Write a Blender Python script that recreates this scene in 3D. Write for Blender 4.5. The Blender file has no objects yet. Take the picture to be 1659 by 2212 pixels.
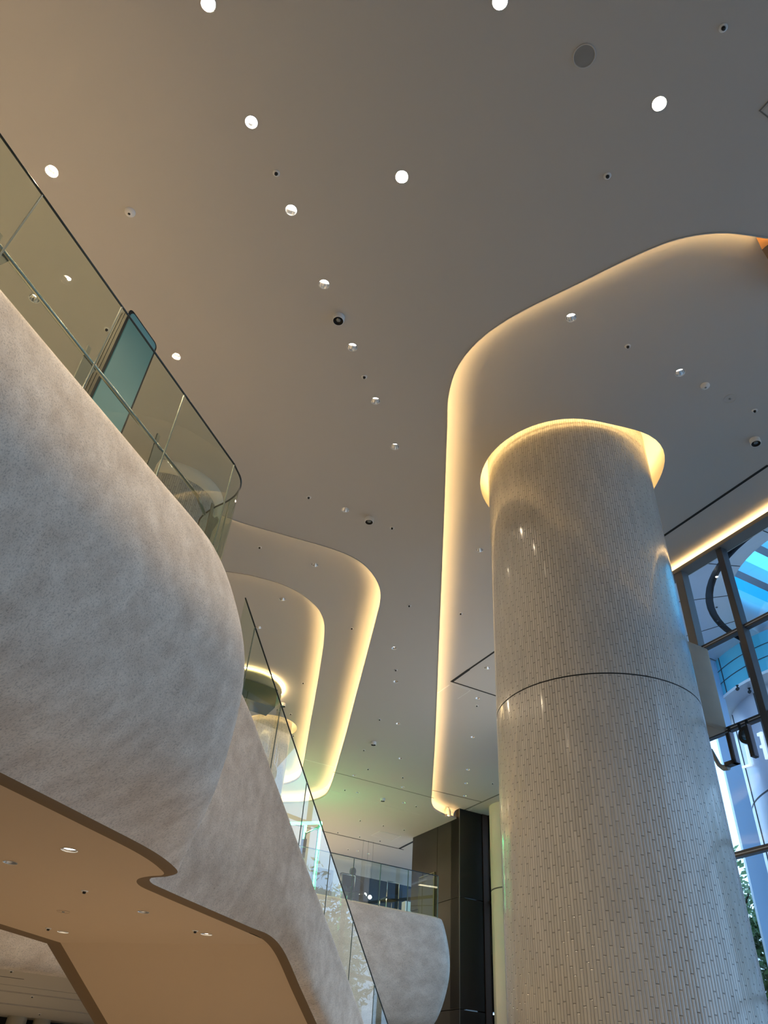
import bpy, bmesh, math, random
from mathutils import Vector, Matrix, geometry
R = math.radians
random.seed(7)
S = bpy.context.scene
COL = S.collection

# ------------------------------------------------------------------ camera
F, CX, CY = 1605.0, 829.5, 1106.0
UP = Vector((160.5, 1956.0, -1605.0)).normalized()        # world up in camera axes
FH = (Vector((0, 0, -1)) - UP * Vector((0, 0, -1)).dot(UP)).normalized()
RT = FH.cross(UP)
cam_data = bpy.data.cameras.new('camera'); cam = bpy.data.objects.new('camera', cam_data); COL.objects.link(cam)
cam_data.sensor_fit = 'HORIZONTAL'; cam_data.sensor_width = 36.0
cam_data.lens = F / 1659.0 * 36.0
cam_data.clip_start = 0.05; cam_data.clip_end = 500
cam.matrix_world = Matrix((RT, FH, UP)).to_4x4()
S.camera = cam

# ------------------------------------------------------------------ world, light, exposure
S.view_settings.view_transform = 'Standard'; S.view_settings.look = 'None'
S.view_settings.gamma = 1.0; S.view_settings.use_curve_mapping = False
S.view_settings.exposure = 0.0
S.cycles.max_bounces = 8; S.cycles.diffuse_bounces = 4; S.cycles.glossy_bounces = 4
S.cycles.transparent_max_bounces = 24; S.cycles.sample_clamp_indirect = 6.0
S.cycles.caustics_reflective = False; S.cycles.caustics_refractive = False
W = bpy.data.worlds.new('world'); S.world = W; W.use_nodes = True
bg = W.node_tree.nodes['Background']
bg.inputs[0].default_value = (0.42, 0.68, 1.0, 1); bg.inputs[1].default_value = 3.4

D1 = Vector((-.443, .896, 0)).normalized(); D2 = Vector((.896, .443, 0)).normalized()
E1 = Vector((.375, .927, 0)).normalized(); E2 = Vector((.927, -.375, 0)).normalized()
Z = Vector((0, 0, 1))
def G(a, b, z=0): return D1 * a + D2 * b + Z * z
def E(a, b, z=0): return E1 * a + E2 * b + Z * z
def ray(x, y):
    d = Vector((x - CX, CY - y, -F)); return Vector((d.dot(RT), d.dot(FH), d.dot(UP)))
def at(x, y, z): d = ray(x, y); return d * (z / d.z)
def pol(az, dist, z=0): return Vector((math.sin(R(az)) * dist, math.cos(R(az)) * dist, z))

def area(name, loc, direction, sx, sy, power, color):
    l = bpy.data.lights.new(name, 'AREA'); l.shape = 'RECTANGLE'; l.size = sx; l.size_y = sy
    l.energy = power; l.color = color
    o = bpy.data.objects.new(name, l); COL.objects.link(o); o.location = loc
    o.rotation_euler = Vector(direction).to_track_quat('-Z', 'Y').to_euler()
    return o
def spot(name, loc, power, color, cone=110, blend=.6, r=.04):
    l = bpy.data.lights.new(name, 'SPOT'); l.energy = power; l.color = color
    l.spot_size = R(cone); l.spot_blend = blend; l.shadow_soft_size = r
    o = bpy.data.objects.new(name, l); COL.objects.link(o); o.location = loc
    return o
WARM = (1.0, .74, .44)
# added cool fill light behind the viewer
area('entrance_daylight', (2.0, -9.5, 2.5), (0, 1, .1), 18, 6, 85, (.84, .91, 1.0))
# daylight of the tall rear facade hidden behind the huge column
area('facade_daylight', G(12.5, 11.6, 3.6), G(.35, -1, .0), 6, 8, 150, (1.0, .95, .87))

# ------------------------------------------------------------------ materials
def new_mat(name):
    m = bpy.data.materials.new(name); m.use_nodes = True
    nt = m.node_tree; return m, nt, nt.nodes['Principled BSDF']
def P(name, c, rough=.6, metal=0.0, spec=.5, coat=0.0, noise=None, bump=None, emit=None):
    m, nt, b = new_mat(name)
    b.inputs['Base Color'].default_value = (*c, 1); b.inputs['Roughness'].default_value = rough
    b.inputs['Metallic'].default_value = metal; b.inputs['Specular IOR Level'].default_value = spec
    b.inputs['Coat Weight'].default_value = coat
    if noise or bump:
        tc = nt.nodes.new('ShaderNodeTexCoord')
    if noise:
        sc, amt = noise
        n = nt.nodes.new('ShaderNodeTexNoise'); n.inputs['Scale'].default_value = sc; n.inputs['Detail'].default_value = 8
        nt.links.new(tc.outputs['Object'], n.inputs['Vector'])
        r = nt.nodes.new('ShaderNodeMapRange'); r.inputs['From Min'].default_value = .3; r.inputs['From Max'].default_value = .7
        r.inputs['To Min'].default_value = 1 - amt; r.inputs['To Max'].default_value = 1 + amt
        nt.links.new(n.outputs['Fac'], r.inputs['Value'])
        v = nt.nodes.new('ShaderNodeVectorMath'); v.operation = 'SCALE'; v.inputs[0].default_value = c
        nt.links.new(r.outputs['Result'], v.inputs['Scale']); nt.links.new(v.outputs[0], b.inputs['Base Color'])
    if bump:
        sc, st = bump
        n = nt.nodes.new('ShaderNodeTexNoise'); n.inputs['Scale'].default_value = sc; n.inputs['Detail'].default_value = 6
        nt.links.new(tc.outputs['Object'], n.inputs['Vector'])
        bp = nt.nodes.new('ShaderNodeBump'); bp.inputs['Strength'].default_value = st; bp.inputs['Distance'].default_value = .01
        nt.links.new(n.outputs['Fac'], bp.inputs['Height']); nt.links.new(bp.outputs[0], b.inputs['Normal'])
    if emit:
        b.inputs['Emission Color'].default_value = (*emit[0], 1); b.inputs['Emission Strength'].default_value = emit[1]
    return m
def glass_mat(name, tint, ior=1.5, rough=0.0, refl=1.0):
    m = bpy.data.materials.new(name); m.use_nodes = True; nt = m.node_tree
    nt.nodes.remove(nt.nodes['Principled BSDF']); out = nt.nodes['Material Output']
    tr = nt.nodes.new('ShaderNodeBsdfTransparent'); tr.inputs[0].default_value = (*tint, 1)
    gl = nt.nodes.new('ShaderNodeBsdfGlossy'); gl.inputs['Roughness'].default_value = rough
    gl.inputs['Color'].default_value = (refl, refl, refl, 1)
    # Schlick reflectance, the same from both sides of the thin pane
    ge = nt.nodes.new('ShaderNodeNewGeometry'); dt = nt.nodes.new('ShaderNodeVectorMath'); dt.operation = 'DOT_PRODUCT'
    nt.links.new(ge.outputs['Incoming'], dt.inputs[0]); nt.links.new(ge.outputs['Normal'], dt.inputs[1])
    f0 = 2 * ((ior - 1) / (ior + 1)) ** 2; last = dt.outputs['Value']
    for op, v in (('ABSOLUTE', None), ('SUBTRACT', 'r'), ('POWER', 5.0), ('MULTIPLY', 1 - f0), ('ADD', f0)):
        n = nt.nodes.new('ShaderNodeMath'); n.operation = op
        if v == 'r': n.inputs[0].default_value = 1.0; nt.links.new(last, n.inputs[1])
        else:
            nt.links.new(last, n.inputs[0])
            if v is not None: n.inputs[1].default_value = v
        last = n.outputs[0]
    mx = nt.nodes.new('ShaderNodeMixShader')
    nt.links.new(last, mx.inputs[0]); nt.links.new(tr.outputs[0], mx.inputs[1]); nt.links.new(gl.outputs[0], mx.inputs[2])
    nt.links.new(mx.outputs[0], out.inputs['Surface']); return m
def plaster_mat():
    m, nt, b = new_mat('stone plaster')
    tc = nt.nodes.new('ShaderNodeTexCoord')
    mp = nt.nodes.new('ShaderNodeMapping'); mp.inputs['Rotation'].default_value = (0, 0, R(-68)); mp.inputs['Scale'].default_value = (.6, 2.2, 1.6)
    nt.links.new(tc.outputs['Object'], mp.inputs['Vector'])
    n1 = nt.nodes.new('ShaderNodeTexNoise'); n1.inputs['Scale'].default_value = 2.2; n1.inputs['Detail'].default_value = 9; n1.inputs['Roughness'].default_value = .62
    nt.links.new(mp.outputs[0], n1.inputs['Vector'])
    n2 = nt.nodes.new('ShaderNodeTexNoise'); n2.inputs['Scale'].default_value = 42; n2.inputs['Detail'].default_value = 5; n2.inputs['Roughness'].default_value = .7
    nt.links.new(mp.outputs[0], n2.inputs['Vector'])
    cr = nt.nodes.new('ShaderNodeValToRGB')
    cr.color_ramp.elements[0].position = .33; cr.color_ramp.elements[0].color = (.56, .47, .385, 1)
    cr.color_ramp.elements[1].position = .68; cr.color_ramp.elements[1].color = (.76, .675, .58, 1)
    nt.links.new(n1.outputs['Fac'], cr.inputs[0])
    r = nt.nodes.new('ShaderNodeMapRange'); r.inputs['From Min'].default_value = .36; r.inputs['From Max'].default_value = .5
    r.inputs['To Min'].default_value = .62; r.inputs['To Max'].default_value = 1.0
    nt.links.new(n2.outputs['Fac'], r.inputs['Value'])
    v = nt.nodes.new('ShaderNodeVectorMath'); v.operation = 'SCALE'
    nt.links.new(cr.outputs[0], v.inputs[0]); nt.links.new(r.outputs[0], v.inputs['Scale'])
    nt.links.new(v.outputs[0], b.inputs['Base Color']); b.inputs['Roughness'].default_value = .75
    bp = nt.nodes.new('ShaderNodeBump'); bp.inputs['Strength'].default_value = .35; bp.inputs['Distance'].default_value = .012
    nt.links.new(n2.outputs['Fac'], bp.inputs['Height']); nt.links.new(bp.outputs[0], b.inputs['Normal'])
    return m
def mosaic_mat():
    # upright glossy strip tiles; UV: u = metres round the column, v = metres up
    m, nt, b = new_mat('pearl strip mosaic')
    N = nt.nodes; L = nt.links
    tc = N.new('ShaderNodeTexCoord'); sp = N.new('ShaderNodeSeparateXYZ'); L.new(tc.outputs['UV'], sp.inputs[0])
    def mth(op, a, bb=None, c=None):
        n = N.new('ShaderNodeMath'); n.operation = op
        for k, val in enumerate((a, bb, c)):
            if val is None: continue
            if isinstance(val, (int, float)): n.inputs[k].default_value = val
            else: L.new(val, n.inputs[k])
        return n.outputs[0]
    uw = mth('DIVIDE', sp.outputs[0], .034)
    row = mth('FLOOR', uw); fu = mth('FRACT', uw)
    wn = N.new('ShaderNodeTexWhiteNoise'); wn.noise_dimensions = '1D'; L.new(row, wn.inputs['W'])
    vv = mth('ADD', mth('DIVIDE', sp.outputs[1], .30), mth('MULTIPLY', row, .37))
    vv = mth('ADD', vv, mth('MULTIPLY', wn.outputs['Value'], .25))
    cell = mth('FLOOR', vv); fv = mth('FRACT', vv)
    cmb = N.new('ShaderNodeCombineXYZ'); L.new(row, cmb.inputs[0]); L.new(cell, cmb.inputs[1])
    wn2 = N.new('ShaderNodeTexWhiteNoise'); wn2.noise_dimensions = '2D'; L.new(cmb.outputs[0], wn2.inputs['Vector'])
    # rounded profile across the strip
    cu = mth('ABSOLUTE', mth('SUBTRACT', fu, .5))
    prof = mth('SQRT', mth('SUBTRACT', 1.0, mth('MULTIPLY', mth('MULTIPLY', cu, cu), 3.9)))
    gv = mth('MINIMUM', fv, mth('SUBTRACT', 1.0, fv))
    joint = mth('SMOOTH_MIN', mth('MULTIPLY', gv, 40.0), 1.0, .2)
    joint = mth('MINIMUM', mth('MULTIPLY', gv, 40.0), 1.0)
    gu = mth('MINIMUM', fu, mth('SUBTRACT', 1.0, fu))
    side = mth('MINIMUM', mth('MULTIPLY', gu, 9.0), 1.0)
    h = mth('MULTIPLY', prof, joint)
    h = mth('ADD', h, mth('MULTIPLY', wn2.outputs['Value'], .12))
    bp = N.new('ShaderNodeBump'); bp.inputs['Strength'].default_value = .75; bp.inputs['Distance'].default_value = .009
    L.new(h, bp.inputs['Height'])
    mask = mth('MULTIPLY', joint, side)
    shade = mth('ADD', mth('MULTIPLY', mask, .52), .48)
    tone = mth('ADD', mth('MULTIPLY', wn2.outputs['Value'], .16), .92)
    k = mth('MULTIPLY', shade, tone)
    v = N.new('ShaderNodeVectorMath'); v.operation = 'SCALE'; v.inputs[0].default_value = (.56, .54, .50); L.new(k, v.inputs['Scale'])
    L.new(v.outputs[0], b.inputs['Base Color']); b.inputs['Roughness'].default_value = .2; b.inputs['Coat Weight'].default_value = .5; b.inputs['Coat Roughness'].default_value = .09
    b.inputs['Specular IOR Level'].default_value = .6
    L.new(bp.outputs[0], b.inputs['Normal']); return m

M = {}
M['ceil'] = P('grey ceiling paint', (.56, .54, .52), .85, spec=.2)
M['ceil_up'] = P('coffer ceiling paint', (.60, .575, .55), .85, spec=.2)
M['cove'] = P('cove wall paint', (.85, .80, .72), .8, spec=.2)
M['soffit'] = P('warm beige soffit paint', (.60, .47, .34), .85, spec=.2)
M['trim'] = P('brown soffit edge', (.20, .14, .085), .8, spec=.2)  # brown stands in for warm light from below on the plaster lip
M['plaster'] = plaster_mat()
M['mosaic'] = mosaic_mat()
M['floor'] = P('stone floor', (.36, .33, .29), .35, noise=(2, .08))
M['deck'] = P('pale stone deck', (.60, .54, .46), .45)
M['wall'] = P('beige wall', (.55, .48, .40), .8)
M['glass'] = glass_mat('balustrade glass', (.80, .87, .76), 1.45)
M['winglass'] = glass_mat('window glass', (.88, .95, 1.0), 1.35)
M['steel'] = P('brushed steel', (.26, .27, .265), .28, 1.0)
M['bracket'] = P('grey bracket metal', (.10, .10, .085), .5, .3)
M['cap'] = P('dark glass edge', (.03, .04, .04), .25, .4)
M['seam'] = P('glass seam', (.10, .14, .12), .3)
M['chrome'] = P('chrome reflector', (.85, .85, .85), .12, 1.0)
M['white'] = P('white plastic', (.82, .82, .82), .5)
M['black'] = P('black hole', (.01, .01, .01), .6)
M['bronze'] = P('bronze panel', (.05, .038, .022), .5, .45, noise=(.5, .25))
M['darkpanel'] = P('near black panel', (.018, .016, .018), .3, .3)
M['redbrown'] = P('red brown post', (.06, .03, .02), .4, .3)
M['frame'] = P('dark window frame', (.10, .105, .115), .4, .5)
M['frame_lt'] = P('grey window frame', (.19, .19, .195), .45, .4)
M['pelmet'] = P('grey pelmet', (.22, .205, .19), .6)
M['cream'] = P('cream column paint', (.84, .79, .66), .45)
M['slot'] = P('dark slot', (.015, .014, .013), .8)
M['groove'] = P('fine ceiling joint', (.20, .19, .17), .8)
M['joint_lt'] = P('light panel joint', (.75, .74, .72), .7)
M['strip'] = P('warm light strip', (1, .8, .5), .5, emit=((1.0, .68, .30), 24))
M['strip3'] = P('warm column ring strip', (1, .8, .5), .5, emit=((1.0, .68, .28), 60))
M['strip2'] = P('warm light strip far', (1, .8, .5), .5, emit=((1.0, .70, .33), 30))
M['led'] = P('lit lamp disc', (1, .9, .7), .5, emit=((1.0, .84, .58), 260))
M['led_dim'] = P('soft lamp disc', (1, 1, .95), .5, emit=((1.0, .95, .85), 14))
M['led_soffit'] = P('soffit lamp disc', (1, 1, .95), .5, emit=((1.0, .94, .8), 10))
M['green'] = P('green light tube', (.1, 1, .5), .5, emit=((.05, 1.0, .36), 15))
M['screen'] = P('teal screen', (.05, .12, .13), .45, emit=((.06, .16, .17), .55))
M['casing'] = P('dark casing', (.02, .016, .012), .75)
M['panel_blue'] = P('exterior metal panel', (.66, .69, .78), .35, .2)
M['panel_pale'] = P('exterior pale panel', (.74, .78, .84), .3, .1)
M['panel_dark'] = P('exterior dark band', (.06, .07, .09), .4, .3)
M['cyan'] = P('cyan glazed cladding', (.10, .52, .72), .2, .1)
M['joint'] = P('panel joint', (.02, .03, .04), .6)
M['pilaster'] = P('blue pilaster', (.46, .68, .95), .35)
M['letter'] = P('black sign letter', (.02, .018, .016), .4)
M['letter_side'] = P('letter side', (.35, .37, .50), .4)  # bluish tone puts the light on one letter side into the colour
M['letter_white'] = P('white sign letter', (.9, .92, .95), .4, emit=((.75, .9, 1), .8))  # reflected letters drawn as a faintly glowing white material
M['bulk'] = P('beige bulkhead', (.40, .36, .30), .8, noise=(3, .08))
M['concrete'] = P('pale concrete', (.5, .5, .5), .8)
M['asphalt'] = P('paving', (.40, .40, .40), .9)
M['bark'] = P('tree bark', (.12, .09, .07), .9)
M['leaf'] = P('green leaves', (.10, .22, .07), .6)
M['cloth'] = P('black coat', (.010, .010, .011), .8)
M['hair'] = P('black hair', (.008, .007, .006), .6)
M['skin'] = P('skin', (.45, .28, .20), .6)
M['lampglass'] = P('lit globe', (1, 1, 1), .4, emit=((.85, .95, 1), 5))
M['shop'] = P('dark shopfront', (.015, .016, .018), .5, 0, .3)
M['wood'] = P('orange wood', (.42, .20, .07), .5, noise=(6, .2))
def tr_mat():
    m = bpy.data.materials.new('cyan roof glass'); m.use_nodes = True; nt = m.node_tree
    nt.nodes.remove(nt.nodes['Principled BSDF']); t = nt.nodes.new('ShaderNodeBsdfTranslucent'); t.inputs[0].default_value = (.14, .62, .80, 1)
    nt.links.new(t.outputs[0], nt.nodes['Material Output'].inputs['Surface']); return m
M['roofglass'] = tr_mat()

# ------------------------------------------------------------------ mesh helpers
class MB:
    def __init__(s): s.v = []; s.f = []; s.sm = []; s.uv = {}
    def face(s, idx, smooth=False): s.f.append(tuple(idx)); s.sm.append(smooth)
    def add(s, pts):
        k = len(s.v); s.v += [tuple(p) for p in pts]; return list(range(k, k + len(pts)))
    def quad(s, *p, smooth=False): s.face(s.add(p), smooth)
    def box(s, o, ux, uy, uz):
        o, ux, uy, uz = map(Vector, (o, ux, uy, uz))
        if ux.cross(uy).dot(uz) < 0: o = o + ux; ux = -ux
        i = s.add([o, o + ux, o + ux + uy, o + uy, o + uz, o + ux + uz, o + ux + uy + uz, o + uy + uz])
        for q in ((3, 2, 1, 0), (4, 5, 6, 7), (0, 1, 5, 4), (1, 2, 6, 5), (2, 3, 7, 6), (3, 0, 4, 7)): s.face([i[k] for k in q])
    def grid(s, rows, closed=False, smooth=True, flip=False):
        n = len(rows[0]); ids = [s.add(r) for r in rows]
        for a, b in zip(ids[:-1], ids[1:]):
            for k in range(n if closed else n - 1):
                q = [a[k], a[(k + 1) % n], b[(k + 1) % n], b[k]]
                s.face(q[::-1] if flip else q, smooth)
        return ids
    def tube(s, path, r, n=8, cap=True, up=Z):
        rows = []
        for i, p in enumerate(path):
            p = Vector(p); a = Vector(path[max(0, i - 1)]); b = Vector(path[min(len(path) - 1, i + 1)])
            t = (b - a).normalized(); u = t.cross(up)
            if u.length < 1e-4: u = t.cross(Vector((1, 0, 0)))
            u.normalize(); w = u.cross(t); rr = r[i] if isinstance(r, (list, tuple)) else r
            rows.append([p + (u * math.cos(q) + w * math.sin(q)) * rr for q in [2 * math.pi * k / n for k in range(n)]])
        ids = s.grid(rows, closed=True)
        if cap: s.face(ids[0][::-1]); s.face(ids[-1])
    def lathe(s, c, prof, n=24, smooth=True, a0=0, a1=2 * math.pi):
        c = Vector(c); full = abs(a1 - a0 - 2 * math.pi) < 1e-6; m = n if full else n + 1
        rows = [[c + Vector((math.cos(a0 + (a1 - a0) * k / n) * r, math.sin(a0 + (a1 - a0) * k / n) * r, z)) for k in range(m)] for r, z in prof]
        return s.grid(rows, closed=full, smooth=smooth)
    def prism(s, loop, dz):
        loop = [Vector(p) for p in loop]; a = s.add(loop); b = s.add([p + Vector(dz) for p in loop])
        s.face(a[::-1]); s.face(b); n = len(a)
        for k in range(n): s.face([a[k], a[(k + 1) % n], b[(k + 1) % n], b[k]])
    def build(s, name, mat, parent=None, bevel=0, kind=None, fix=True):
        me = bpy.data.meshes.new(name); me.from_pydata(s.v, [], s.f); me.update()
        for p, sm in zip(me.polygons, s.sm): p.use_smooth = sm
        if fix:
            bm = bmesh.new(); bm.from_mesh(me); bmesh.ops.remove_doubles(bm, verts=bm.verts, dist=1e-5)
            bmesh.ops.recalc_face_normals(bm, faces=bm.faces); bm.to_mesh(me); bm.free()
        me.materials.append(mat)
        o = bpy.data.objects.new(name, me); COL.objects.link(o)
        if parent:
            o.parent = parent; o.matrix_parent_inverse = parent.matrix_world.inverted()
        if bevel:
            md = o.modifiers.new('bevel', 'BEVEL'); md.width = bevel; md.segments = 3; md.limit_method = 'ANGLE'
        if kind: o['kind'] = kind
        return o
def empty(name, loc):
    o = bpy.data.objects.new(name, None); COL.objects.link(o); o.location = loc
    o.matrix_world = Matrix.Translation(Vector(loc)); return o
def tag(o, label, cat, group=None):
    o['label'] = label; o['category'] = cat
    if group: o['group'] = group
    return o
def cr(pts, n=8, closed=False):
    """Catmull-Rom through points"""
    pts = [Vector(p) for p in pts]; out = []; m = len(pts)
    for i in range(m if closed else m - 1):
        p1, p2 = pts[i], pts[(i + 1) % m]
        p0 = pts[i - 1] if (closed or i > 0) else p1 * 2 - p2
        p3 = pts[(i + 2) % m] if (closed or i + 2 < m) else p2 * 2 - p1
        d1 = max((p1 - p0).length, 1e-4) ** .5; d2 = max((p2 - p1).length, 1e-4) ** .5; d3 = max((p3 - p2).length, 1e-4) ** .5
        for k in range(n):
            t = k / n
            m1 = ((p1 - p0) / d1 - (p2 - p0) / (d1 + d2) + (p2 - p1) / d2) * d2
            m2 = ((p2 - p1) / d2 - (p3 - p1) / (d2 + d3) + (p3 - p2) / d3) * d2
            out.append(p1 * (2 * t ** 3 - 3 * t * t + 1) + m1 * (t ** 3 - 2 * t * t + t) + p2 * (-2 * t ** 3 + 3 * t * t) + m2 * (t ** 3 - t * t))
    if not closed: out.append(pts[-1])
    return out
def offset(loop, d, closed=True):
    """offset to the right-hand side of travel"""
    out = []; n = len(loop)
    for i, p in enumerate(loop):
        a = loop[i - 1] if (closed or i > 0) else p; b = loop[(i + 1) % n] if (closed or i < n - 1) else p
        t = (b - a); t.z = 0; t.normalize(); out.append(p + Vector((t.y, -t.x, 0)) * d)
    return out
def area2(l): return sum(l[i].x * l[(i + 1) % len(l)].y - l[(i + 1) % len(l)].x * l[i].y for i in range(len(l)))
def inside(p, l):
    c = False; j = len(l) - 1
    for i in range(len(l)):
        if (l[i].y > p.y) != (l[j].y > p.y) and p.x < (l[j].x - l[i].x) * (p.y - l[i].y) / (l[j].y - l[i].y) + l[i].x: c = not c
        j = i
    return c
def plate(name, outer, holes, z, mat, kind='structure', parent=None, thick=0):
    vs = []; es = []
    for l in [outer] + holes:
        k = len(vs); vs += [Vector((p.x, p.y)) for p in l]; es += [(k + i, k + (i + 1) % len(l)) for i in range(len(l))]
    r = geometry.delaunay_2d_cdt(vs, es, [], 0, 1e-5)
    mb = MB(); mb.v = [(v.x, v.y, z) for v in r[0]]
    for f in r[2]:
        c = sum((r[0][i] for i in f), Vector((0, 0))) / len(f)
        if inside(c, outer) and not any(inside(c, h) for h in holes): mb.face(list(f)[::-1])
    return mb.build(name, mat, parent, kind=kind)
def circle(c, r, n=20): return [Vector((c.x + math.cos(2 * math.pi * k / n) * r, c.y + math.sin(2 * math.pi * k / n) * r, 0)) for k in range(n)]

# ------------------------------------------------------------------ ceilings
H0, H1, H2 = 8.2, 8.5, 8.8
FLOOR = -1.5
lipR = cr([G(1.5, 10.3), G(1.47, 9.6), G(1.45, 8.6), G(1.6, 7.0)] + [at(x, y, H0) for x, y in
     ((1659, 515), (1560, 503), (1470, 515), (1400, 540), (1250, 612), (1100, 688), (1035, 735), (990, 790), (970, 850), (966, 930), (960, 1100), (950, 1350), (940, 1600), (934, 1700), (933, 1738), (940, 1750), (958, 1760))]
     + [G(22.05, 14.35), G(22.1, 14.66)], 8)
lipL1 = cr([at(x, y, H0) for x, y in ((392, 1080), (510, 1125), (640, 1163), (700, 1180), (745, 1196), (780, 1215), (805, 1240), (820, 1270), (821, 1300), (812, 1340), (770, 1500), (738, 1620), (710, 1708), (700, 1720), (680, 1729), (655, 1734), (620, 1735))]
     + [Vector((-5, 26.8, H0)), Vector((-8, 26, H0)), Vector((-10.5, 22, H0)), Vector((-11, 14, H0)), Vector((-8, 10, H0))], 8, True)
lipL2 = cr([at(x, y, H1) for x, y in ((524, 1240), (565, 1249), (610, 1263), (650, 1283), (685, 1312), (699, 1340), (700, 1375), (690, 1450), (668, 1575), (651, 1668), (645, 1681), (630, 1690), (611, 1695))]
     + [Vector((-4.5, 26.0, H1)), Vector((-7, 25, H1)), Vector((-9, 21, H1)), Vector((-9, 15.5, H1)), Vector((-6, 12.8, H1))], 8, True)
COLC = pol(18.25, 9.66); COLR = 1.31
holeC = [COLC + Vector((math.sin(q), math.cos(q), 0)) * 1.45 for q in [2 * math.pi * k / 72 for k in range(72)]]
def bump_hole(p):
    d = p - COLC; q = math.degrees(math.atan2(d.x, d.y)) % 360      # bearing
    k = math.exp(-((q - 128) / 26) ** 2); k2 = math.exp(-((q - 165) / 22) ** 2)
    return COLC + d * (1 + .10 * k - .045 * k2)
holeC = [bump_hole(p) for p in holeC]

# px, py, kind of every fitting in each ceiling
FIT0 = [(450, 8, 'lit', 'glaring recessed spotlight cut by the top photo edge, left one of two'),
 (1080, 3, 'lit', 'glaring recessed spotlight cut by the top photo edge, nearest the round speaker'),
 (1424, 224, 'lit', 'glaring recessed spotlight in the main ceiling between the round speaker and the large coffer'),
 (112, 370, 'lit', 'glaring recessed spotlight just outside the glass balustrade top edge at the upper left'),
 (868, 382, 'lit', 'glaring recessed spotlight alone in the middle of the main ceiling'),
 (381, 770, 'litsmall', 'small glaring spotlight right of the teal display totem above the balustrade'),
 (543, 264, 'dl', 'largest chrome downlight, topmost of the curving row in the main ceiling'),
 (629, 454, 'dl', 'second chrome downlight from the top of the curving row in the main ceiling'),
 (700, 614, 'dl', 'third chrome downlight of the curving row, just above the surface cylinder'),
 (761, 750, 'dl', 'fourth chrome downlight of the curving row, just below the surface cylinder'),
 (811, 866, 'dl', 'fifth chrome downlight of the curving row in the main ceiling'),
 (853, 965, 'dl', 'lowest chrome downlight of the curving row, left of the large coffer edge'),
 (746, 1101, 'dl', 'chrome downlight just left of the surface cylinder between the two glowing coffers'),
 (74, 645, 'dl', 'chrome downlight seen through the glass balustrade, between handrail and plaster edge'),
 (851, 1400, 'dls', 'small downlight, topmost of the far row right of the left coffers'), (855, 1472, 'dls', 'small downlight just below a sprinkler, second of the far row'), (860, 1563, 'dls', 'small downlight, third of the far row right of the left coffers'), (865, 1638, 'dls', 'small downlight, fourth of the far row, above the long ceiling joint'), (870, 1700, 'dls', 'small downlight, fifth of the far row, just above the long ceiling joint'),
 (765, 1675, 'dls', 'small downlight right on the long joint beside the outer left coffer'), (773, 1712, 'dls', 'small downlight below the long joint, in the green glow'), (872, 1734, 'dls', 'small downlight, lowest of the far row, below the long ceiling joint'), (773, 1838, 'dls', 'tiny downlight just above the far balustrade, left of the lit one'), (796, 1844, 'dls', 'tiny bright downlight just above the far balustrade'),
 (597, 374, 'sp', 'sprinkler head between the two topmost downlights of the curving row'),
 (281, 458, 'dome', 'pale dome shaped sensor on the warm ceiling right of the glass balustrade'),
 (787, 814, 'sp', 'sprinkler head between fourth and fifth downlights of the curving row'),
 (1562, 60, 'sp', 'sprinkler head at the upper right corner of the main ceiling'),
 (1312, 380, 'sp', 'sprinkler head above the curved top of the large coffer'),
 (231, 711, 'sp', 'sprinkler head seen through the glass just left of the display totem'),
 (667, 1074, 'sp', 'sprinkler head left of the downlight between the two glowing coffers'),
 (847, 1140, 'sp', 'sprinkler head just right of the surface cylinder between the coffers'),
 (884, 1308, 'sp', 'sprinkler head alone right of the rounded left coffer corner'),
 (855, 1447, 'sps', 'tiny sprinkler head above the second downlight of the far row'), (820, 1554, 'sps', 'tiny sprinkler head left of the third downlight of the far row'), (786, 1620, 'sps', 'tiny sprinkler head just below left of the small cylinder spotlight'), (795, 1661, 'sps', 'tiny sprinkler head above the long joint between two downlights'), (870, 1679, 'sps', 'tiny sprinkler head between fourth and fifth downlights of the far row'), (745, 1706, 'sps', 'tiny sprinkler head in the green glow beside the outer left coffer'),
 (778, 1772, 'sps', 'tiny sprinkler head on the warm far ceiling, left in the upper trio'), (828, 1783, 'sps', 'tiny sprinkler head on the warm far ceiling, middle of the upper trio'), (873, 1792, 'sps', 'tiny sprinkler head on the warm far ceiling nearest the bronze wall'), (730, 1798, 'sps', 'tiny sprinkler head on the warm far ceiling nearest the stair glass'), (777, 1807, 'sps', 'tiny sprinkler head just above the far dark joint, middle one'), (821, 1816, 'sps', 'tiny sprinkler head beside the access panel above the far dark joint'), (752, 1834, 'sps', 'tiny sprinkler head between far dark joint and far balustrade'), (899, 1741, 'sps', 'tiny sprinkler head right of the lowest far row downlight'),
 (732, 685, 'cyl', 'largest white surface cylinder spotlight, beside the curving downlight row'),
 (798, 1120, 'cyl', 'white surface cylinder spotlight between the two glowing coffers, right of a downlight'),
 (807, 1603, 'cyl', 'small surface cylinder spotlight on the far ceiling above the long joint'),
 (827, 1725, 'cyl', 'small surface cylinder spotlight on the far ceiling below the long joint'),
 (1262, 121, 'spk', 'round flush ceiling speaker with grey grille near the top edge')]
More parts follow.
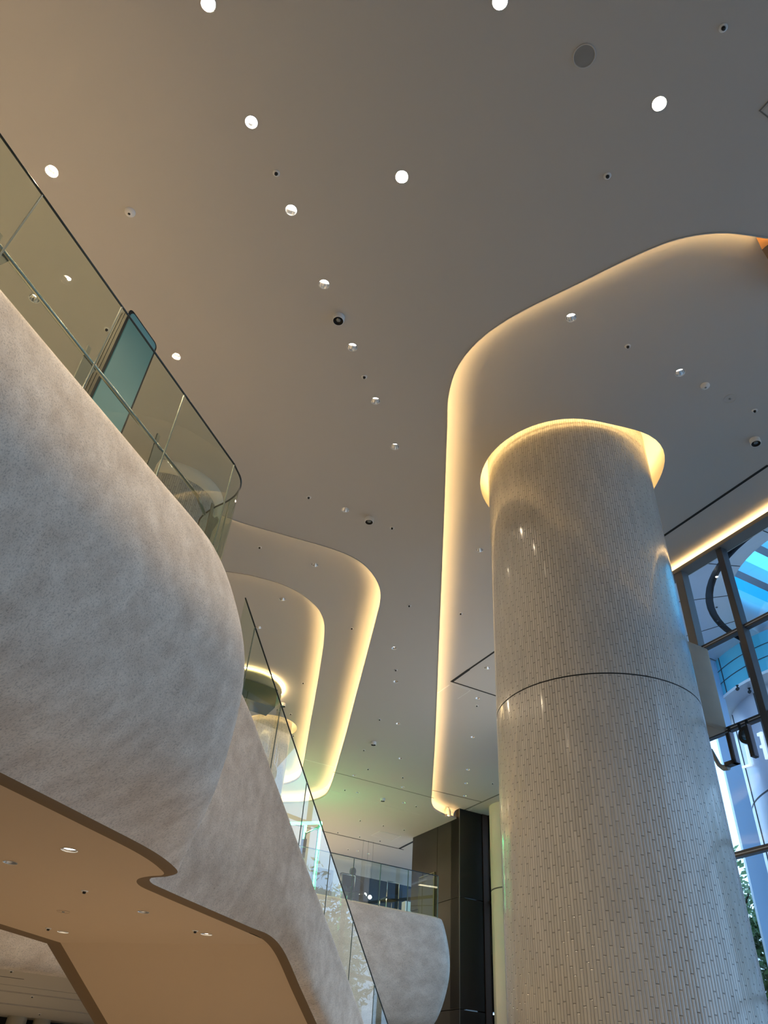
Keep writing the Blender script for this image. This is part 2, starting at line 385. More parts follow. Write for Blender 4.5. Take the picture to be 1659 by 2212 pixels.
FIT1 = [(1234, 686, 'dl', 'chrome downlight in the large coffer nearest its curved top edge'),
 (1469, 805, 'dl', 'chrome downlight in the large coffer on the right, above the mosaic column'),
 (1036, 1188, 'dl', 'chrome downlight in the large coffer beside the left flank of the mosaic column'),
 (1052, 1443, 'dl', 'chrome downlight inside the triangle of dark slots in the large coffer'),
 (1032, 1508, 'dls', 'small downlight of the large coffer just below the dark slot triangle'), (1021, 1592, 'dls', 'small downlight of the large coffer, second below the dark slot triangle'), (1011, 1662, 'dls', 'small downlight of the large coffer, third below the dark slot triangle'), (1007, 1692, 'dls', 'faint small downlight just above the last joint of the large coffer'), (1004, 1719, 'dls', 'small downlight on the last joint at the far end of the large coffer'),
 (1356, 748, 'sp', 'sprinkler head between the two upper downlights of the large coffer'),
 (1523, 833, 'dome', 'flat round detector just right of the upper right coffer downlight'),
 (1577, 861, 'ring', 'thin flush ring plate in the large coffer between detector and sprinkler'),
 (1630, 887, 'sp', 'sprinkler head at the right edge of the large coffer above the cylinder'),
 (995, 1325, 'sp', 'sprinkler head in the large coffer above the triangle of dark slots'),
 (1030, 1524, 'sp', 'sprinkler head in the large coffer just under a small downlight'),
 (1064, 1692, 'sp', 'sprinkler head at the far end of the large coffer beside the mosaic column'),
 (1630, 950, 'cyl', 'white surface cylinder spotlight at the right edge of the large coffer')]
FIT1L = [(680, 1220, 'dl', 'chrome downlight in the outer left coffer below its upper edge'),
 (561, 1182, 'sp', 'sprinkler head in the outer left coffer near the plaster parapet'),
 (760, 1357, 'sp', 'sprinkler head in the outer left coffer right of the inner coffer')]
FIT2 = [(610, 1294, 'dl', 'chrome downlight in the inner left coffer nearest its upper edge'),
 (559, 1355, 'dl', 'chrome downlight in the inner left coffer behind the stair glass top edge'),
 (602, 1534, 'dl', 'small downlight in the inner left coffer beside the cylinder'),
 (655, 1475, 'sp', 'sprinkler head in the inner left coffer nearest its glowing right edge'),
 (628, 1542, 'sp', 'sprinkler head in the inner left coffer below the cylinder'),
 (634, 1589, 'sp', 'lowest sprinkler head in the inner left coffer'),
 (612, 1520, 'cyl', 'white surface cylinder spotlight in the inner left coffer behind the stair glass')]
FITS = [(150, 1836, 'slit', 'bright oval downlight in the beige soffit nearest the balcony edge'),
 (22, 1863, 'sdl', 'unlit chrome downlight in the beige soffit at the left photo edge'),
 (310, 1970, 'sdl', 'unlit chrome downlight in the beige soffit below the S curve'),
 (136, 2013, 'slit', 'bright downlight in the beige soffit near the left corner of the flight'),
 (446, 2018, 'slit', 'bright downlight in the beige soffit near the right end of the crease'),
 (183, 1924, 'ssp', 'sprinkler head in the middle of the beige soffit'),
 (105, 2005, 'ssp', 'sprinkler head in the beige soffit beside the left bright downlight'),
 (422, 2010, 'ssp', 'sprinkler head in the beige soffit beside the right bright downlight'),
 (137, 1969, 'sring', 'flush round plate in the beige soffit')]
RAD = {'lit': .07, 'litsmall': .055, 'dl': .067, 'dls': .06, 'slit': .075, 'sdl': .07}
def fit_holes(fits, z): return [circle(at(x, y, z), RAD[k], 20) for x, y, k, l in fits if k in RAD]

outer0 = [G(-9, 10.3)] + [p.copy() for p in lipR] + [G(25, 14.66), G(25, 24), G(44, 24), G(44, -16), G(-12, -22)]
ceiling = plate('ceiling', outer0, [lipL1] + fit_holes(FIT0, H0), H0, M['ceil'])
# inner plates
p1 = offset(lipR, -.02 if False else 0, False)
sgnR = -1   # lipR travels so that the coffer lies on one side
def cove(name, lip, z0, z1, off, closed, mat_strip, holes_out=None):
    """upstand, light strip and curved cove wall behind a ceiling lip; off>0 lies outside the opening"""
    s = 1 if off > 0 else -1; a = abs(off)
    prof = [(.155, z0 + .002), (.16, z0 + .12), (.15, z1 - .12), (.12, z1 - .06), (.07, z1 - .02), (0.0, z1)]
    mb = MB(); rows = []
    for o_, z_ in prof:
        rows.append([Vector((p.x, p.y, z_)) for p in offset(lip, s * o_, closed)])
    mb.grid(rows, closed=closed)
    mb.build(name + '_1' if False else 'ceiling_cove', M['cove'], kind='structure')
    mb = MB()
    rows = [[Vector((p.x, p.y, z_)) for p in offset(lip, s * o_, closed)] for o_, z_ in ((0, z0 - .012), (0, z0 + .055), (.012, z0 + .055), (.012, z0 - .012))]
    rows.append(rows[0]); mb.grid(rows, closed=closed, smooth=False)
    mb.build('trim_lip', M['ceil'], kind='structure')
    mb = MB()
    rows = [[Vector((p.x, p.y, z_)) for p in offset(lip, s * o_, closed)] for o_, z_ in ((.06, z0 + .012), (.10, z0 + .012))]
    mb.grid(rows, closed=closed, smooth=False)
    return mb.build('light_strip', mat_strip, fix=False)
# orientation: make sure +offset is outside
def outward(lip): return 1 if area2(lip) > 0 else -1
o1 = outward(lipL1); o2 = outward(lipL2)
tag(cove('cove', lipR, H0, H1, -.1, False, M['strip']), 'warm light strip hidden behind the curved lip of the large right coffer', 'light strip')
tag(cove('cove', lipL1, H0, H1, .1 * o1, True, M['strip2']), 'warm light strip behind the lip of the outer left coffer', 'light strip')
tag(cove('cove', lipL2, H1, H2, .1 * o2, True, M['strip2']), 'warm light strip behind the lip of the inner left coffer', 'light strip')
outerR = [p.copy() for p in lipR] + [G(22.4, 14.9), G(22.6, 17.3), G(20, 17.3), G(9, 10.3)]
plate('ceiling_coffer', outerR, [holeC] + fit_holes(FIT1, H1), H1, M['ceil_up'])
plate('ceiling_coffer', lipL1, [lipL2] + fit_holes(FIT1L, H1), H1, M['ceil_up'])
C2 = pol(-7.6, 21.3); R2 = .62          # far mosaic column inside the inner coffer
C3 = at(405, 1140, H1); C3.z = 0
plate('ceiling_coffer', lipL2, fit_holes(FIT2, H2) + [circle(C2, R2 + .16, 40)], H2, M['ceil_up'])

def fitting(x, y, k, label, z, group_far):
    c = at(x, y, z)
    if k in RAD:
        r = RAD[k]; e = empty('downlight', (c.x, c.y, z))
        depth = (.045 if k == 'dls' else .085) if z > 5 else (.022 if k == 'slit' else .05)
        mb = MB(); mb.lathe(c, [(r + .006, -.003), (r + .004, -.005), (r, -.002), (r, .002)], 28); mb.build('trim_ring', M['white'], e)
        mb = MB(); mb.lathe(c, [(r, 0), (r * .93, depth * .3), (r * .74, depth * .65), (r * (.9 if k == 'slit' else .52), depth)], 28); mb.build('reflector', M['chrome'], e)
        mb = MB(); mb.lathe(c, [(r * (.91 if k == 'slit' else .53), depth - .002), (.001, depth - .002)], 24, smooth=False)
        mb.build('lamp', {'lit': M['led'], 'litsmall': M['led'], 'slit': M['led_soffit'], 'sdl': M['steel']}.get(k, M['led_dim']), e)
        name, cat = e, 'downlight'
    elif k in ('sp', 'sps', 'ssp'):
        r = .042
        e = empty('sprinkler_head', (c.x, c.y, z))
        mb = MB(); mb.lathe(c, [(r, -.001), (r * .95, -.008), (r * .6, -.012), (r * .45, -.010)], 20); mb.build('escutcheon', M['white'], e)
        mb = MB(); mb.lathe(c, [(r * .46, -.0105), (r * .42, -.03), (.002, -.034)], 16); mb.build('nozzle', M['black'], e)
        cat = 'sprinkler'
    elif k in ('dome',):
        e = empty('ceiling_sensor', (c.x, c.y, z)); big = (x < 400); r = .065
        mb = MB(); mb.lathe(c, [(r, 0), (r * .98, -.012), (r * .8, -.03), (r * .45, -.042), (.001, -.045)], 24); mb.build('dome_body', M['white'], e)
        mb = MB(); mb.lathe(c + Vector((0, 0, -.043)), [(.016, 0), (.012, -.006), (.001, -.008)], 16); mb.build('sensor_eye', M['black'] if big else M['steel'], e)
        cat = 'sensor'
    elif k in ('ring', 'sring'):
        e = empty('flush_plate', (c.x, c.y, z)); r = .085
        mb = MB(); mb.lathe(c, [(r, -.001), (r, -.005), (r * .93, -.005), (r * .93, -.002), (.001, -.002)], 28, smooth=False)
        mb.build('plate_disc', M['ceil_up'] if k == 'ring' else M['soffit'], e)
        mb = MB(); mb.lathe(c, [(.02, -.002), (.014, -.012), (.001, -.013)], 16); mb.build('centre_knob', M['steel'], e)
        cat = 'ceiling plate'
    elif k == 'cyl':
        e = empty('surface_spotlight', (c.x, c.y, z)); r = .078
        mb = MB(); mb.lathe(c, [(r, 0), (r, -.07), (r * .93, -.085), (r * .86, -.087)], 28); mb.build('housing', M['white'], e)
        mb = MB(); mb.lathe(c, [(r * .87, -.086), (r * .8, -.06), (.001, -.06)], 24); mb.build('opening', M['black'], e)
        mb = MB(); mb.lathe(c + Vector((0, 0, -.062)), [(r * .45, 0), (r * .4, -.012), (r * .12, -.016), (.001, -.012)], 18); mb.build('lens', M['steel'], e)
        cat = 'spotlight'
    elif k == 'spk':
        e = empty('ceiling_speaker', (c.x, c.y, z)); r = .112
        mb = MB(); mb.lathe(c, [(r, -.001), (r, -.008), (r * .9, -.009), (r * .88, -.004)], 36); mb.build('rim', M['ceil_up'], e)
        mb = MB(); mb.lathe(c, [(r * .885, -.005), (.001, -.009)], 36); mb.build('grille', P('speaker grille', (.30, .30, .295), .8), e)
        cat = 'speaker'
    if label: tag(e, label, cat)
    else: tag(e, *group_far(cat))
def far0(cat):
    if cat == 'downlight': return ('small downlight in the far main ceiling between the left coffers and the large coffer', cat, 'small far downlights in the main ceiling')
    return ('tiny sprinkler head on the far main ceiling towards the far balcony', cat, 'tiny far sprinklers on the main ceiling')
def far1(cat): return ('small downlight of the row running down the far end of the large coffer', cat, 'far downlights of the large coffer')
for f in FIT0: fitting(*f, H0, far0)
for f in FIT1: fitting(*f, H1, far1)
for f in FIT1L: fitting(*f, H1, far1)
for f in FIT2: fitting(*f, H2, far1)

# ceiling joints: thin strips just under their plate
def joint(pts, z, w, mat, name='trim_joint'):
    mb = MB()
    for a, b in zip(pts[:-1], pts[1:]):
        t = (b - a); t.z = 0; t.normalize(); n = Vector((t.y, -t.x, 0)) * w / 2
        q = Vector((0, 0, z - .003))
        f = lambda p: Vector((p.x, p.y, 0)) + q
        mb.box(f(a) - n, f(b) - f(a), n * 2, (0, 0, .002))
    return mb.build(name, mat, kind='structure')
joint([G(20.85, 9.3), G(20.85, 12.95)], H0, .035, M['groove'])
joint([G(26.6, 9.0), G(26.6, 15.2)], H0, .06, M['slot'])
joint([G(26.6, 15.0), G(25.0, 14.9)], H0, .10, M['slot'])
joint([G(22.3, 8.5), G(22.6, 13.5)], H0, .015, M['joint_lt'])
joint([at(1659, 1005, H1), at(1430, 1160, H1)], H1, .05, M['slot'])
a_ = at(975, 1472, H1); joint([a_, at(1085, 1396, H1)], H1, .05, M['slot']); joint([a_, at(1090, 1509, H1)], H1, .045, M['slot'])
joint([at(975, 1473, H1), at(1013, 1446, H1)], H1 - .002, .07, M['slot'])
joint([at(945, 1497, H1), at(971, 1479, H1)], H1, .035, M['joint_lt'])
joint([at(975, 1476, H1), at(1016, 1491, H1), at(989, 1509, H1)], H1, .025, M['joint_lt'])
joint([at(934, 1707, H1), at(1040, 1732, H1)], H1, .05, M['groove'])
joint([at(991, 1755, H1), at(1100, 1706, H1)], H1, .06, M['groove'])
joint([at(1005, 1755, H1), at(1020, 1747, H1)], H1, .05, M['joint_lt'])
joint([at(657, 1640, H1), at(722, 1657, H1)], H1, .05, M['joint_lt'])
# access panel frame at the top right
def access(x0, y0, d1, d2, z, lw, mat, label):
    c = at(x0, y0, z); e = empty('access_panel', (c.x, c.y, z)); mb = MB()
    for a, b in ((c, c + d1), (c, c + d2), (c + d1, c + d1 + d2), (c + d2, c + d1 + d2)):
        t = (b - a).normalized(); n = Vector((t.y, -t.x, 0)) * lw
        mb.box(a - Vector((0, 0, .006)), b - a, n, (0, 0, .006))
    mb.build('panel_frame', mat, e)
    mb = MB(); mb.box(c + (d1 + d2) * .03 - Vector((0, 0, .003)), d1 * .94, d2 * .94, (0, 0, .002)); mb.build('panel_door', M['ceil'], e)
    tag(e, label, 'access panel')
access(1641, 241, D2 * .6, D1 * -.6, H0, .012, M['groove'], 'square access panel with thin frame at the right photo edge')
access(820, 1795, D2 * .9, D1 * .7, H0, .02, M['joint_lt'], 'square access panel on the far ceiling above the far balcony')

# wooden bulkhead corner poking in at the right photo edge
mb = MB(); c = at(1645, 537, H1 - .25); d_a = D2; 
mb.box(c - Z * .02, D2 * .8 + D1 * .25, D2 * .05 - D1 * .6, Z * .26)
tag(mb.build('ceiling_sign_box', M['wood']), 'orange brown wooden box corner under the coffer at the right photo edge', 'box')

# ------------------------------------------------------------------ mosaic columns
def mosaic_column(name, c, r, z0, z1, label, hole_r, zc, joint_z, halo=1.0, prof=None):
    e = empty(name, (c.x, c.y, z0)); n = 144
    me = bpy.data.meshes.new('shaft'); bm = bmesh.new(); uvl = bm.loops.layers.uv.new('UVMap')
    zs = [z0, joint_z - .008, joint_z + .008, z1] if joint_z else [z0, z1]
    rings = [[bm.verts.new((c.x + math.cos(2 * math.pi * k / n) * r, c.y + math.sin(2 * math.pi * k / n) * r, z)) for k in range(n)] for z in zs]
    for j in range(len(zs) - 1):
        if joint_z and j == 1: continue
        for k in range(n):
            f = bm.faces.new((rings[j][k], rings[j][(k + 1) % n], rings[j + 1][(k + 1) % n], rings[j + 1][k])); f.smooth = True
            for l, (u, v) in zip(f.loops, ((k, j), (k + 1, j), (k + 1, j + 1), (k, j + 1))):
                l[uvl].uv = (u / n * 2 * math.pi * r, zs[v])
    bm.to_mesh(me); bm.free(); me.materials.append(M['mosaic'])
    o = bpy.data.objects.new('shaft', me); COL.objects.link(o); o.parent = e; o.matrix_parent_inverse = e.matrix_world.inverted()
    if joint_z:
        mb = MB(); mb.lathe(c, [(r - .006, joint_z - .01), (r - .006, joint_z + .01)], 96); mb.build('joint_ring', M['slot'], e)
    tag(e, label, 'column')
    return e
def halo(loop, c, zc, depth, sm, label):
    """recess wall round a column top, with the light strip on its ledge"""
    out = 1 if area2(loop) > 0 else -1
    mb = MB(); rows = [[Vector((p.x, p.y, z)) for p in offset(loop, out * o_)] for o_, z in ((.0, zc - .004), (.0, zc + .02), (.07, zc + .022), (.075, zc + depth - .08), (.05, zc + depth - .02), (0, zc + depth))]
    mb.grid(rows, closed=True); mb.build('ceiling_column_recess', M['cove'], kind='structure')
    mb = MB(); top = [Vector((p.x, p.y, zc + depth)) for p in loop]; mb.face(mb.add(top)); mb.build('ceiling_column_cap', M['cove'], kind='structure')
    mb = MB(); rows = [[Vector((p.x, p.y, zc + .03)) for p in offset(loop, out * o_)] for o_ in (.015, .055)]
    mb.grid(rows, closed=True, smooth=False); tag(mb.build('light_strip', sm, fix=False), label, 'light strip')
mosaic_column('mosaic_column', COLC, COLR, FLOOR, H1 + .55, 'huge round column clad in pearly upright strip mosaic, right of centre', 0, H1, 4.27)
halo(holeC, COLC, H1, .56, M['strip3'], 'warm ring of light round the top of the huge mosaic column')
mosaic_column('mosaic_column', C2, R2, 4.48, H2 + .4, 'small far mosaic column glowing at its top, behind the stair glass', 0, H2, None)
halo(circle(C2, R2 + .16, 48), C2, H2, .4, M['strip2'], 'warm ring of light round the far mosaic column top')
mosaic_column('mosaic_column', pol(-20.3, 10.7) + Vector((0, 0, 0)), .8, 4.39, 8.0, 'mosaic column with cream lit top seen low through the balcony glass', 0, H1, None)
c3 = pol(-20.3, 10.7)
mb = MB(); mb.lathe(c3, [(.9, 8.0), (.9, H0)], 64); mb.lathe(c3, [(.9, 8.0), (.8, 8.0)], 64); mb.build('ceiling_column_collar', M['cove'], kind='structure')

# plain cream column at the far right
CW = pol(11.33, 26.2)
e = empty('cream_column', (CW.x, CW.y, FLOOR))
mb = MB(); mb.lathe(CW, [(.76, FLOOR), (.76, 5.86)], 64); mb.build('lower_shaft', M['cream'], e)
mb = MB(); mb.lathe(CW, [(.76, 5.90), (.76, H1)], 64); mb.build('upper_shaft', M['cream'], e)
mb = MB(); mb.lathe(CW, [(.745, 5.84), (.745, 5.92)], 64); mb.build('joint_ring', M['groove'], e)
tag(e, 'smooth cream round column left of the huge mosaic column', 'column')

# ring shaped drum with halo in the inner coffer
cd = at(528, 1478, H2); cd.z = 0
e = empty('ceiling_drum', (cd.x, cd.y, H2)); dr = 1.02
mb = MB(); mb.lathe(cd, [(dr, H2 - .02), (dr, H2 - .30), (dr - .1, H2 - .34), (.01, H2 - .34)], 64); mb.build('drum_body', P('olive drum paint', (.24, .26, .19), .5), e)
mb = MB(); mb.lathe(cd, [(dr + .03, H2 - .06), (dr + .03, H2 - .02)], 64, smooth=False); mb.build('light_ring', M['strip2'], e, fix=False)
tag(e, 'olive drum with glowing rim under the inner left coffer, behind the stair glass', 'ceiling drum')
mb = MB(); p = at(560, 1500, 7.6)
mb.box(at(520, 1462, H2 - .36), at(600, 1490, H2 - .36) - at(520, 1462, H2 - .36), D1 * .6, Vector((0, 0, -.5)))
tag(mb.build('glass_bulkhead', P('dark green glass', (.06, .085, .03), .15)), 'dark green glass bulkhead just under the olive ceiling drum', 'bulkhead')

# ------------------------------------------------------------------ balcony bridge and stair
ZT, ZS = 4.5, 1.8
K = 1.0
# stations: top(e1,e2,z), bulge(e1,e2,z), low(e1,e2,z), bottom(e1,e2,z)
ST = [((-9, -3.93, ZT), (-9, -3.70, 3.45), (-9, -4.05, 2.4), (-9, -4.66, 1.83)),
      ((-2, -3.93, ZT), (-2, -3.70, 3.45), (-2, -4.05, 2.4), (-2, -4.66, 1.83)),
      ((2, -3.93, ZT), (2.2, -3.70, 3.45), (2.6, -4.05, 2.4), (3.0, -4.65, 1.83)),
      ((4.0, -3.93, ZT), (4.3, -3.70, 3.45), (4.8, -4.04, 2.4), (5.3, -4.60, 1.83)),
      ((5.1, -3.95, ZT), (5.38, -3.67, 3.45), (5.8, -3.97, 2.4), (6.27, -4.60, 1.83)),
      ((5.5, -4.08, ZT), (5.87, -3.75, 3.45), (6.31, -4.08, 2.4), (6.75, -4.68, 1.83)),
      ((5.75, -4.35, ZT), (6.16, -3.98, 3.45), (6.5, -4.25, 2.4), (7.02, -4.78, 1.83)),
      ((5.90, -4.70, ZT), (6.24, -4.42, 3.45), (6.65, -4.55, 2.4), (7.13, -4.92, 1.83)),
      ((6.10, -4.95, ZT), (6.40, -4.82, 3.45), (6.75, -4.85, 2.4), (7.15, -5.07, 1.83)),
      ((6.50, -5.08, ZT), (6.60, -5.06, 3.45), (6.95, -5.10, 2.4), (7.22, -5.23, 1.83)),
      ((7.0, -5.10, ZT), (7.05, -5.10, 3.45), (7.2, -5.16, 2.4), (7.40, -5.34, 1.83)),
      ((7.5, -5.10, ZT), (7.55, -5.10, 3.45), (7.6, -5.14, 2.4), (7.75, -5.35, 1.83)),
      ((8.2, -5.10, 4.28), (8.3, -5.10, 3.4), (8.4, -5.12, 2.4), (8.6, -5.32, 1.83)),
      ((9.4, -5.10, 3.60), (9.4, -5.10, 2.9), (9.6, -5.12, 2.25), (9.6, -5.28, 1.83)),
      ((10.2, -5.10, 3.14), (10.2, -5.10, 2.6), (10.3, -5.12, 2.15), (10.2, -5.26, 1.83)),
      ((10.9, -5.10, 2.74), (10.9, -5.10, 2.2), (10.75, -5.12, 1.95), (10.62, -5.26, 1.74)),
      ((12.0, -5.10, 2.11), (11.9, -5.10, 1.6), (11.6, -5.12, 1.35), (11.4, -5.26, 1.35)),
      ((14.0, -5.10, .96), (13.9, -5.10, .6), (13.7, -5.12, .45), (13.5, -5.26, .30)),
      ((17.0, -5.10, -.76), (17, -5.10, -1.0), (17, -5.12, -1.2), (16.6, -5.26, -1.25))]
def stspline(k):
    return cr([E(*s[k]) for s in ST], 8)
T0, T1, T2, T3 = (stspline(k) for k in range(4))
bridge = empty('balcony_bridge', E(0, -6.5, ZS))
mb = MB(); rows = []
for a, b, c, d in zip(T0, T1, T2, T3):
    inn = (a - b); inn.z = 0
    lip = a + Vector((0, 0, .0))
    hd = inn * -1.0; hl = hd.length
    upper = a.lerp(b, .36) + (hd.normalized() * min(.075, hl * .33) if hl > 1e-4 else Vector((0, 0, 0)))
    col = cr([a - E2 * .06, a + Vector((0, 0, -.02)), upper, b, c, d], 7)
    rows.append(col)
mb.grid(rows); face_o = mb.build('plaster_face', M['plaster'], bridge)
# rounded plaster lip under the face, warm light put into its brown
n = len(T3)
inner = []
for i, p in enumerate(T3):
    a = T3[max(0, i - 1)]; b = T3[min(n - 1, i + 1)]; t = (b - a); t.z = 0; t.normalize(); nrm = Vector((-t.y, t.x, 0))
    inner.append((p, nrm))
edge = [p + nn * .13 + Vector((0, 0, (ZS - 1.83))) for p, nn in inner]
mb = MB(); mb.grid([[p for p, nn in inner], [p + nn * .07 + Z * -.028 for p, nn in inner], edge]); mb.build('edge_trim', M['trim'], bridge)
# flat beige soffit
CREASE = 10.6
flat = [p for p in edge if (p.dot(E1) < CREASE)]
flat.append(E(CREASE, -5.40, ZS))
LE = -9.03
loop = [Vector((p.x, p.y, 0)) for p in flat] + [E(CREASE, LE), E(-9, LE)]
plate('soffit', loop, fit_holes(FITS, ZS), ZS, M['soffit'], kind=None, parent=bridge)
# sloped underside of the flight
SL = .52
sl = lambda e1: ZS - (e1 - CREASE) * SL
mb = MB(); e_end = 16.6
slo = [p for p in edge if p.dot(E1) > CREASE]
rows = [[E(CREASE, -5.40, ZS)] + [Vector((p.x, p.y, sl(p.dot(E1)))) for p in slo], [E(CREASE, LE, ZS)] + [E(p.dot(E1), LE, sl(p.dot(E1))) for p in slo]]
mb.grid(rows, smooth=False); mb.build('flight_soffit', M['soffit'], bridge)
# left side: browned plaster lip and plaster face
def lz(e1): return ZS if e1 < CREASE else sl(e1)
es = [-9, 0, 6, 9.8, 10.3, 10.6, 10.9, 12, 14, 16.6]
mb = MB(); mb.grid([[E(e, LE, lz(e)) for e in es], [E(e - .0, LE - .16, lz(e) - .03) for e in es], [E(e, LE - .34, lz(e) + .06) for e in es]]); mb.build('edge_trim', M['trim'], bridge)
def tz(e1): return ZT if e1 < 7.5 else max(ZT - (e1 - 7.5) * .573, -1.0)
mb = MB(); mb.grid([[E(e, LE - .34, lz(e) + .06) for e in es], [E(e, LE - .6, lz(e) + .8) for e in es], [E(e, LE - .6, max(tz(e), lz(e) + .9)) for e in es]]); mb.build('plaster_face', M['plaster'], bridge)
# walking surface
mb = MB()
fl = [Vector((p.x, p.y, ZT - .12)) - E2 * .05 for p in T0 if p.dot(E1) < 7.3]
mb.face(mb.add(fl + [E(7.3, LE - .6, ZT - .12), E(-9, LE - .6, ZT - .12)])); mb.build('walkway', M['deck'], bridge)
mb = MB()
for k in range(28):
    e0 = 7.3 + k * .31; zt = ZT - .12 - k * .1775
    mb.box(E(e0, LE - .5, zt - .1775), E1 * .31, E2 * (-5.2 - LE + .5), Z * .18)
mb.build('steps', M['floor'], bridge)
tag(bridge, 'big curved plaster balcony with beige underside sweeping into a descending stair flight', 'balcony')
for f in FITS: fitting(*f, ZS, None)

# glass balustrade along the balcony
def vpanel(path, zt, zb, th, name, mat, parent):
    """vertical pane following a plan path; zt, zb: lists"""
    mb = MB(); n = len(path)
    L = [[Vector((p.x, p.y, b)) for p, b in zip(path, zb)], [Vector((p.x, p.y, t)) for p, t in zip(path, zt)]]
    mb.grid(L, smooth=True)
    return mb.build(name, mat, parent)
bal = empty('glass_balustrade', E(0, -3.93, ZT))
GT = 5.6
seams = [-3.7, -2.6, -1.5, -.4, .72, 1.83, 2.94, 4.04, 5.12]
curve = cr([E(5.12, -3.93), E(5.40, -3.99), E(5.58, -4.14), E(5.68, -4.32), E(5.75, -4.55), E(5.88, -4.80), E(6.02, -4.92)], 6)
for a, b in zip(seams[:-1], seams[1:]):
    vpanel([E(a + .008, -3.93), E(b - .008, -3.93)], [GT] * 2, [ZT - .05] * 2, .0, 'glass_panel', M['glass'], bal)
m_ = len(curve)
half = 17
for seg in (curve[:half], curve[half:]):
    vpanel(seg, [GT] * len(seg), [ZT - .05] * len(seg), 0, 'glass_panel', M['glass'], bal)
mb = MB()
toppath = [E(-3.7, -3.93, GT), E(5.12, -3.93, GT)] + [Vector((p.x, p.y, GT)) for p in curve[1:]]
mb.tube(toppath, .011, 6); mb.build('top_edge', M['cap'], bal)
for s_ in seams[3:]:
    mb = MB(); mb.box(E(s_ - .006, -3.936, ZT - .03), E1 * .012, E2 * .012, Z * (GT - ZT + .03)); mb.build('seam', M['seam'], bal)
p = curve[half]
mb = MB(); mb.box(Vector((p.x, p.y, ZT - .03)), E1 * .012, E2 * .012, Z * (GT - ZT + .03)); mb.build('seam', M['seam'], bal)
hr = [E(-3.7, -4.42, 5.4), E(5.3, -4.46, 5.4), E(5.62, -4.55, 5.4)]
mb = MB(); mb.tube(hr, .021, 12); mb.build('handrail', M['steel'], bal)
def bracket(e1, e2, top):
    mb = MB(); w = .045
    prof = [(-.05, ZT - .1), (.05, ZT - .1), (.055, top - .22), (.12, top - .02), (.12, top + .02), (.08, top + .03), (.03, top - .03), (-.02, top - .03), (-.03, top + .12), (-.075, top + .12), (-.06, top - .2)]
    mb.prism([E(e1 + x, e2, z) for x, z in prof], E2 * .014)
    return mb
brs = [at(12, 530, 5.4), at(185, 778, 5.4), at(336, 965, 5.4), at(457, 1112, 5.4)]
for b in brs:
    bracket(b.dot(E1), -4.46, 5.4).build('bracket', M['bracket'], bal)
tag(bal, 'greenish glass balustrade with steel handrail on the curved plaster balcony', 'balustrade')

# glass balustrade down the stair flight
st = empty('stair_balustrade', E(7.6, -5.1, ZT))
def top_z(e): return GT - (e - 7.75) * .607
def bot_z(e):
    if e < 7.5: return ZT
    return ZT - (e - 7.5) * .573
ss = [7.70, 8.1, 9.22, 10.42, 11.6, 12.8, 14.0, 15.2, 16.4]
for a, b in zip(ss[:-1], ss[1:]):
    pts = [a, (7.75 if a < 7.75 < b else (a + b) / 2), b]
    vpanel([E(q, -5.13) for q in pts], [top_z(q) for q in pts], [bot_z(q) for q in pts], 0, 'glass_panel', M['glass'], st)
for s_ in ss[1:]:
    mb = MB(); mb.box(E(s_ - .006, -5.136, bot_z(s_)), E1 * .012, E2 * .012, Z * (top_z(s_) - bot_z(s_))); mb.build('seam', M['seam'], st)
mb = MB(); mb.tube([E(7.70, -5.13, top_z(7.70)), E(7.9, -5.13, top_z(7.9)), E(16.4, -5.13, top_z(16.4))], .012, 6); mb.build('top_edge', M['cap'], st)
mb = MB(); mb.tube([E(7.62, -5.14, bot_z(7.62) + .01), E(7.9, -5.14, bot_z(7.9) + .01), E(16.4, -5.14, bot_z(16.4) + .01)], .03, 6); mb.build('base_channel', M['cap'], st)
tag(st, 'glass balustrade sloping down along the stair flight', 'balustrade')

# display totem on the walkway
tt = empty('display_totem', E(3.97, -4.9, ZT - .12))
def rrect(e2, x0, x1, z0, z1, r):
    pts = []
    for cx, cz, a0 in ((x1 - r, z1 - r, 0), (x0 + r, z1 - r, 90)):
        for k in range(7):
            q = R(a0 + 15 * k); pts.append(E(cx + r * math.cos(q), e2, cz + r * math.sin(q)))
    pts += [E(x0, e2, z0), E(x1, e2, z0)]
    return pts
mb = MB(); mb.prism(rrect(-4.80, 3.70, 4.26, ZT - .12, 6.97, .07), E2 * -.16); mb.build('casing', M['casing'], tt)
mb = MB(); mb.prism(rrect(-4.785, 3.735, 4.225, ZT + .1, 6.93, .05), E2 * -.02); mb.build('screen', M['screen'], tt)
for q in (.05, .10):
    mb = MB(); mb.box(E(3.694, -4.80 - q, ZT - .1), E1 * .008, E2 * -.008, Z * 2.5); mb.build('side_groove', M['black'], tt)
tag(tt, 'tall display totem with teal screen and dark rounded frame behind the balcony glass', 'display')

# ------------------------------------------------------------------ far balcony and rear of the hall
fb = empty('far_balcony', G(19.8, 10, ZS))
mb = MB(); rows = []
for b_, pull in ((3, 0), (6, 0), (9, 0), (11, 0), (12.2, 0), (12.5, .02), (12.68, .10), (12.72, .25), (12.72, .6), (12.72, 1.2)):
    bb = min(b_, 12.72); rows.append(cr([G(19.86 + pull, bb - .02, 4.55), G(19.74 + pull, bb, 4.48), G(19.6 + pull, bb + .17, 3.6), G(19.66 + pull, bb + .15, 2.9), G(20.0 + pull, bb - .06, 2.05), G(20.6 + pull, bb - .3, 1.8)], 6))
mb.grid(rows); mb.build('plaster_face', M['plaster'], fb)
mb = MB(); mb.box(G(19.95, 2, 4.38), D1 * 22, D2 * 10.7, Z * .1); mb.build('floor_slab', M['deck'], fb)
mb = MB(); mb.box(G(20.6, 7.1, 1.8), D1 * 20, D2 * 5.3, Z * .05); mb.build('soffit', M['soffit'], fb)
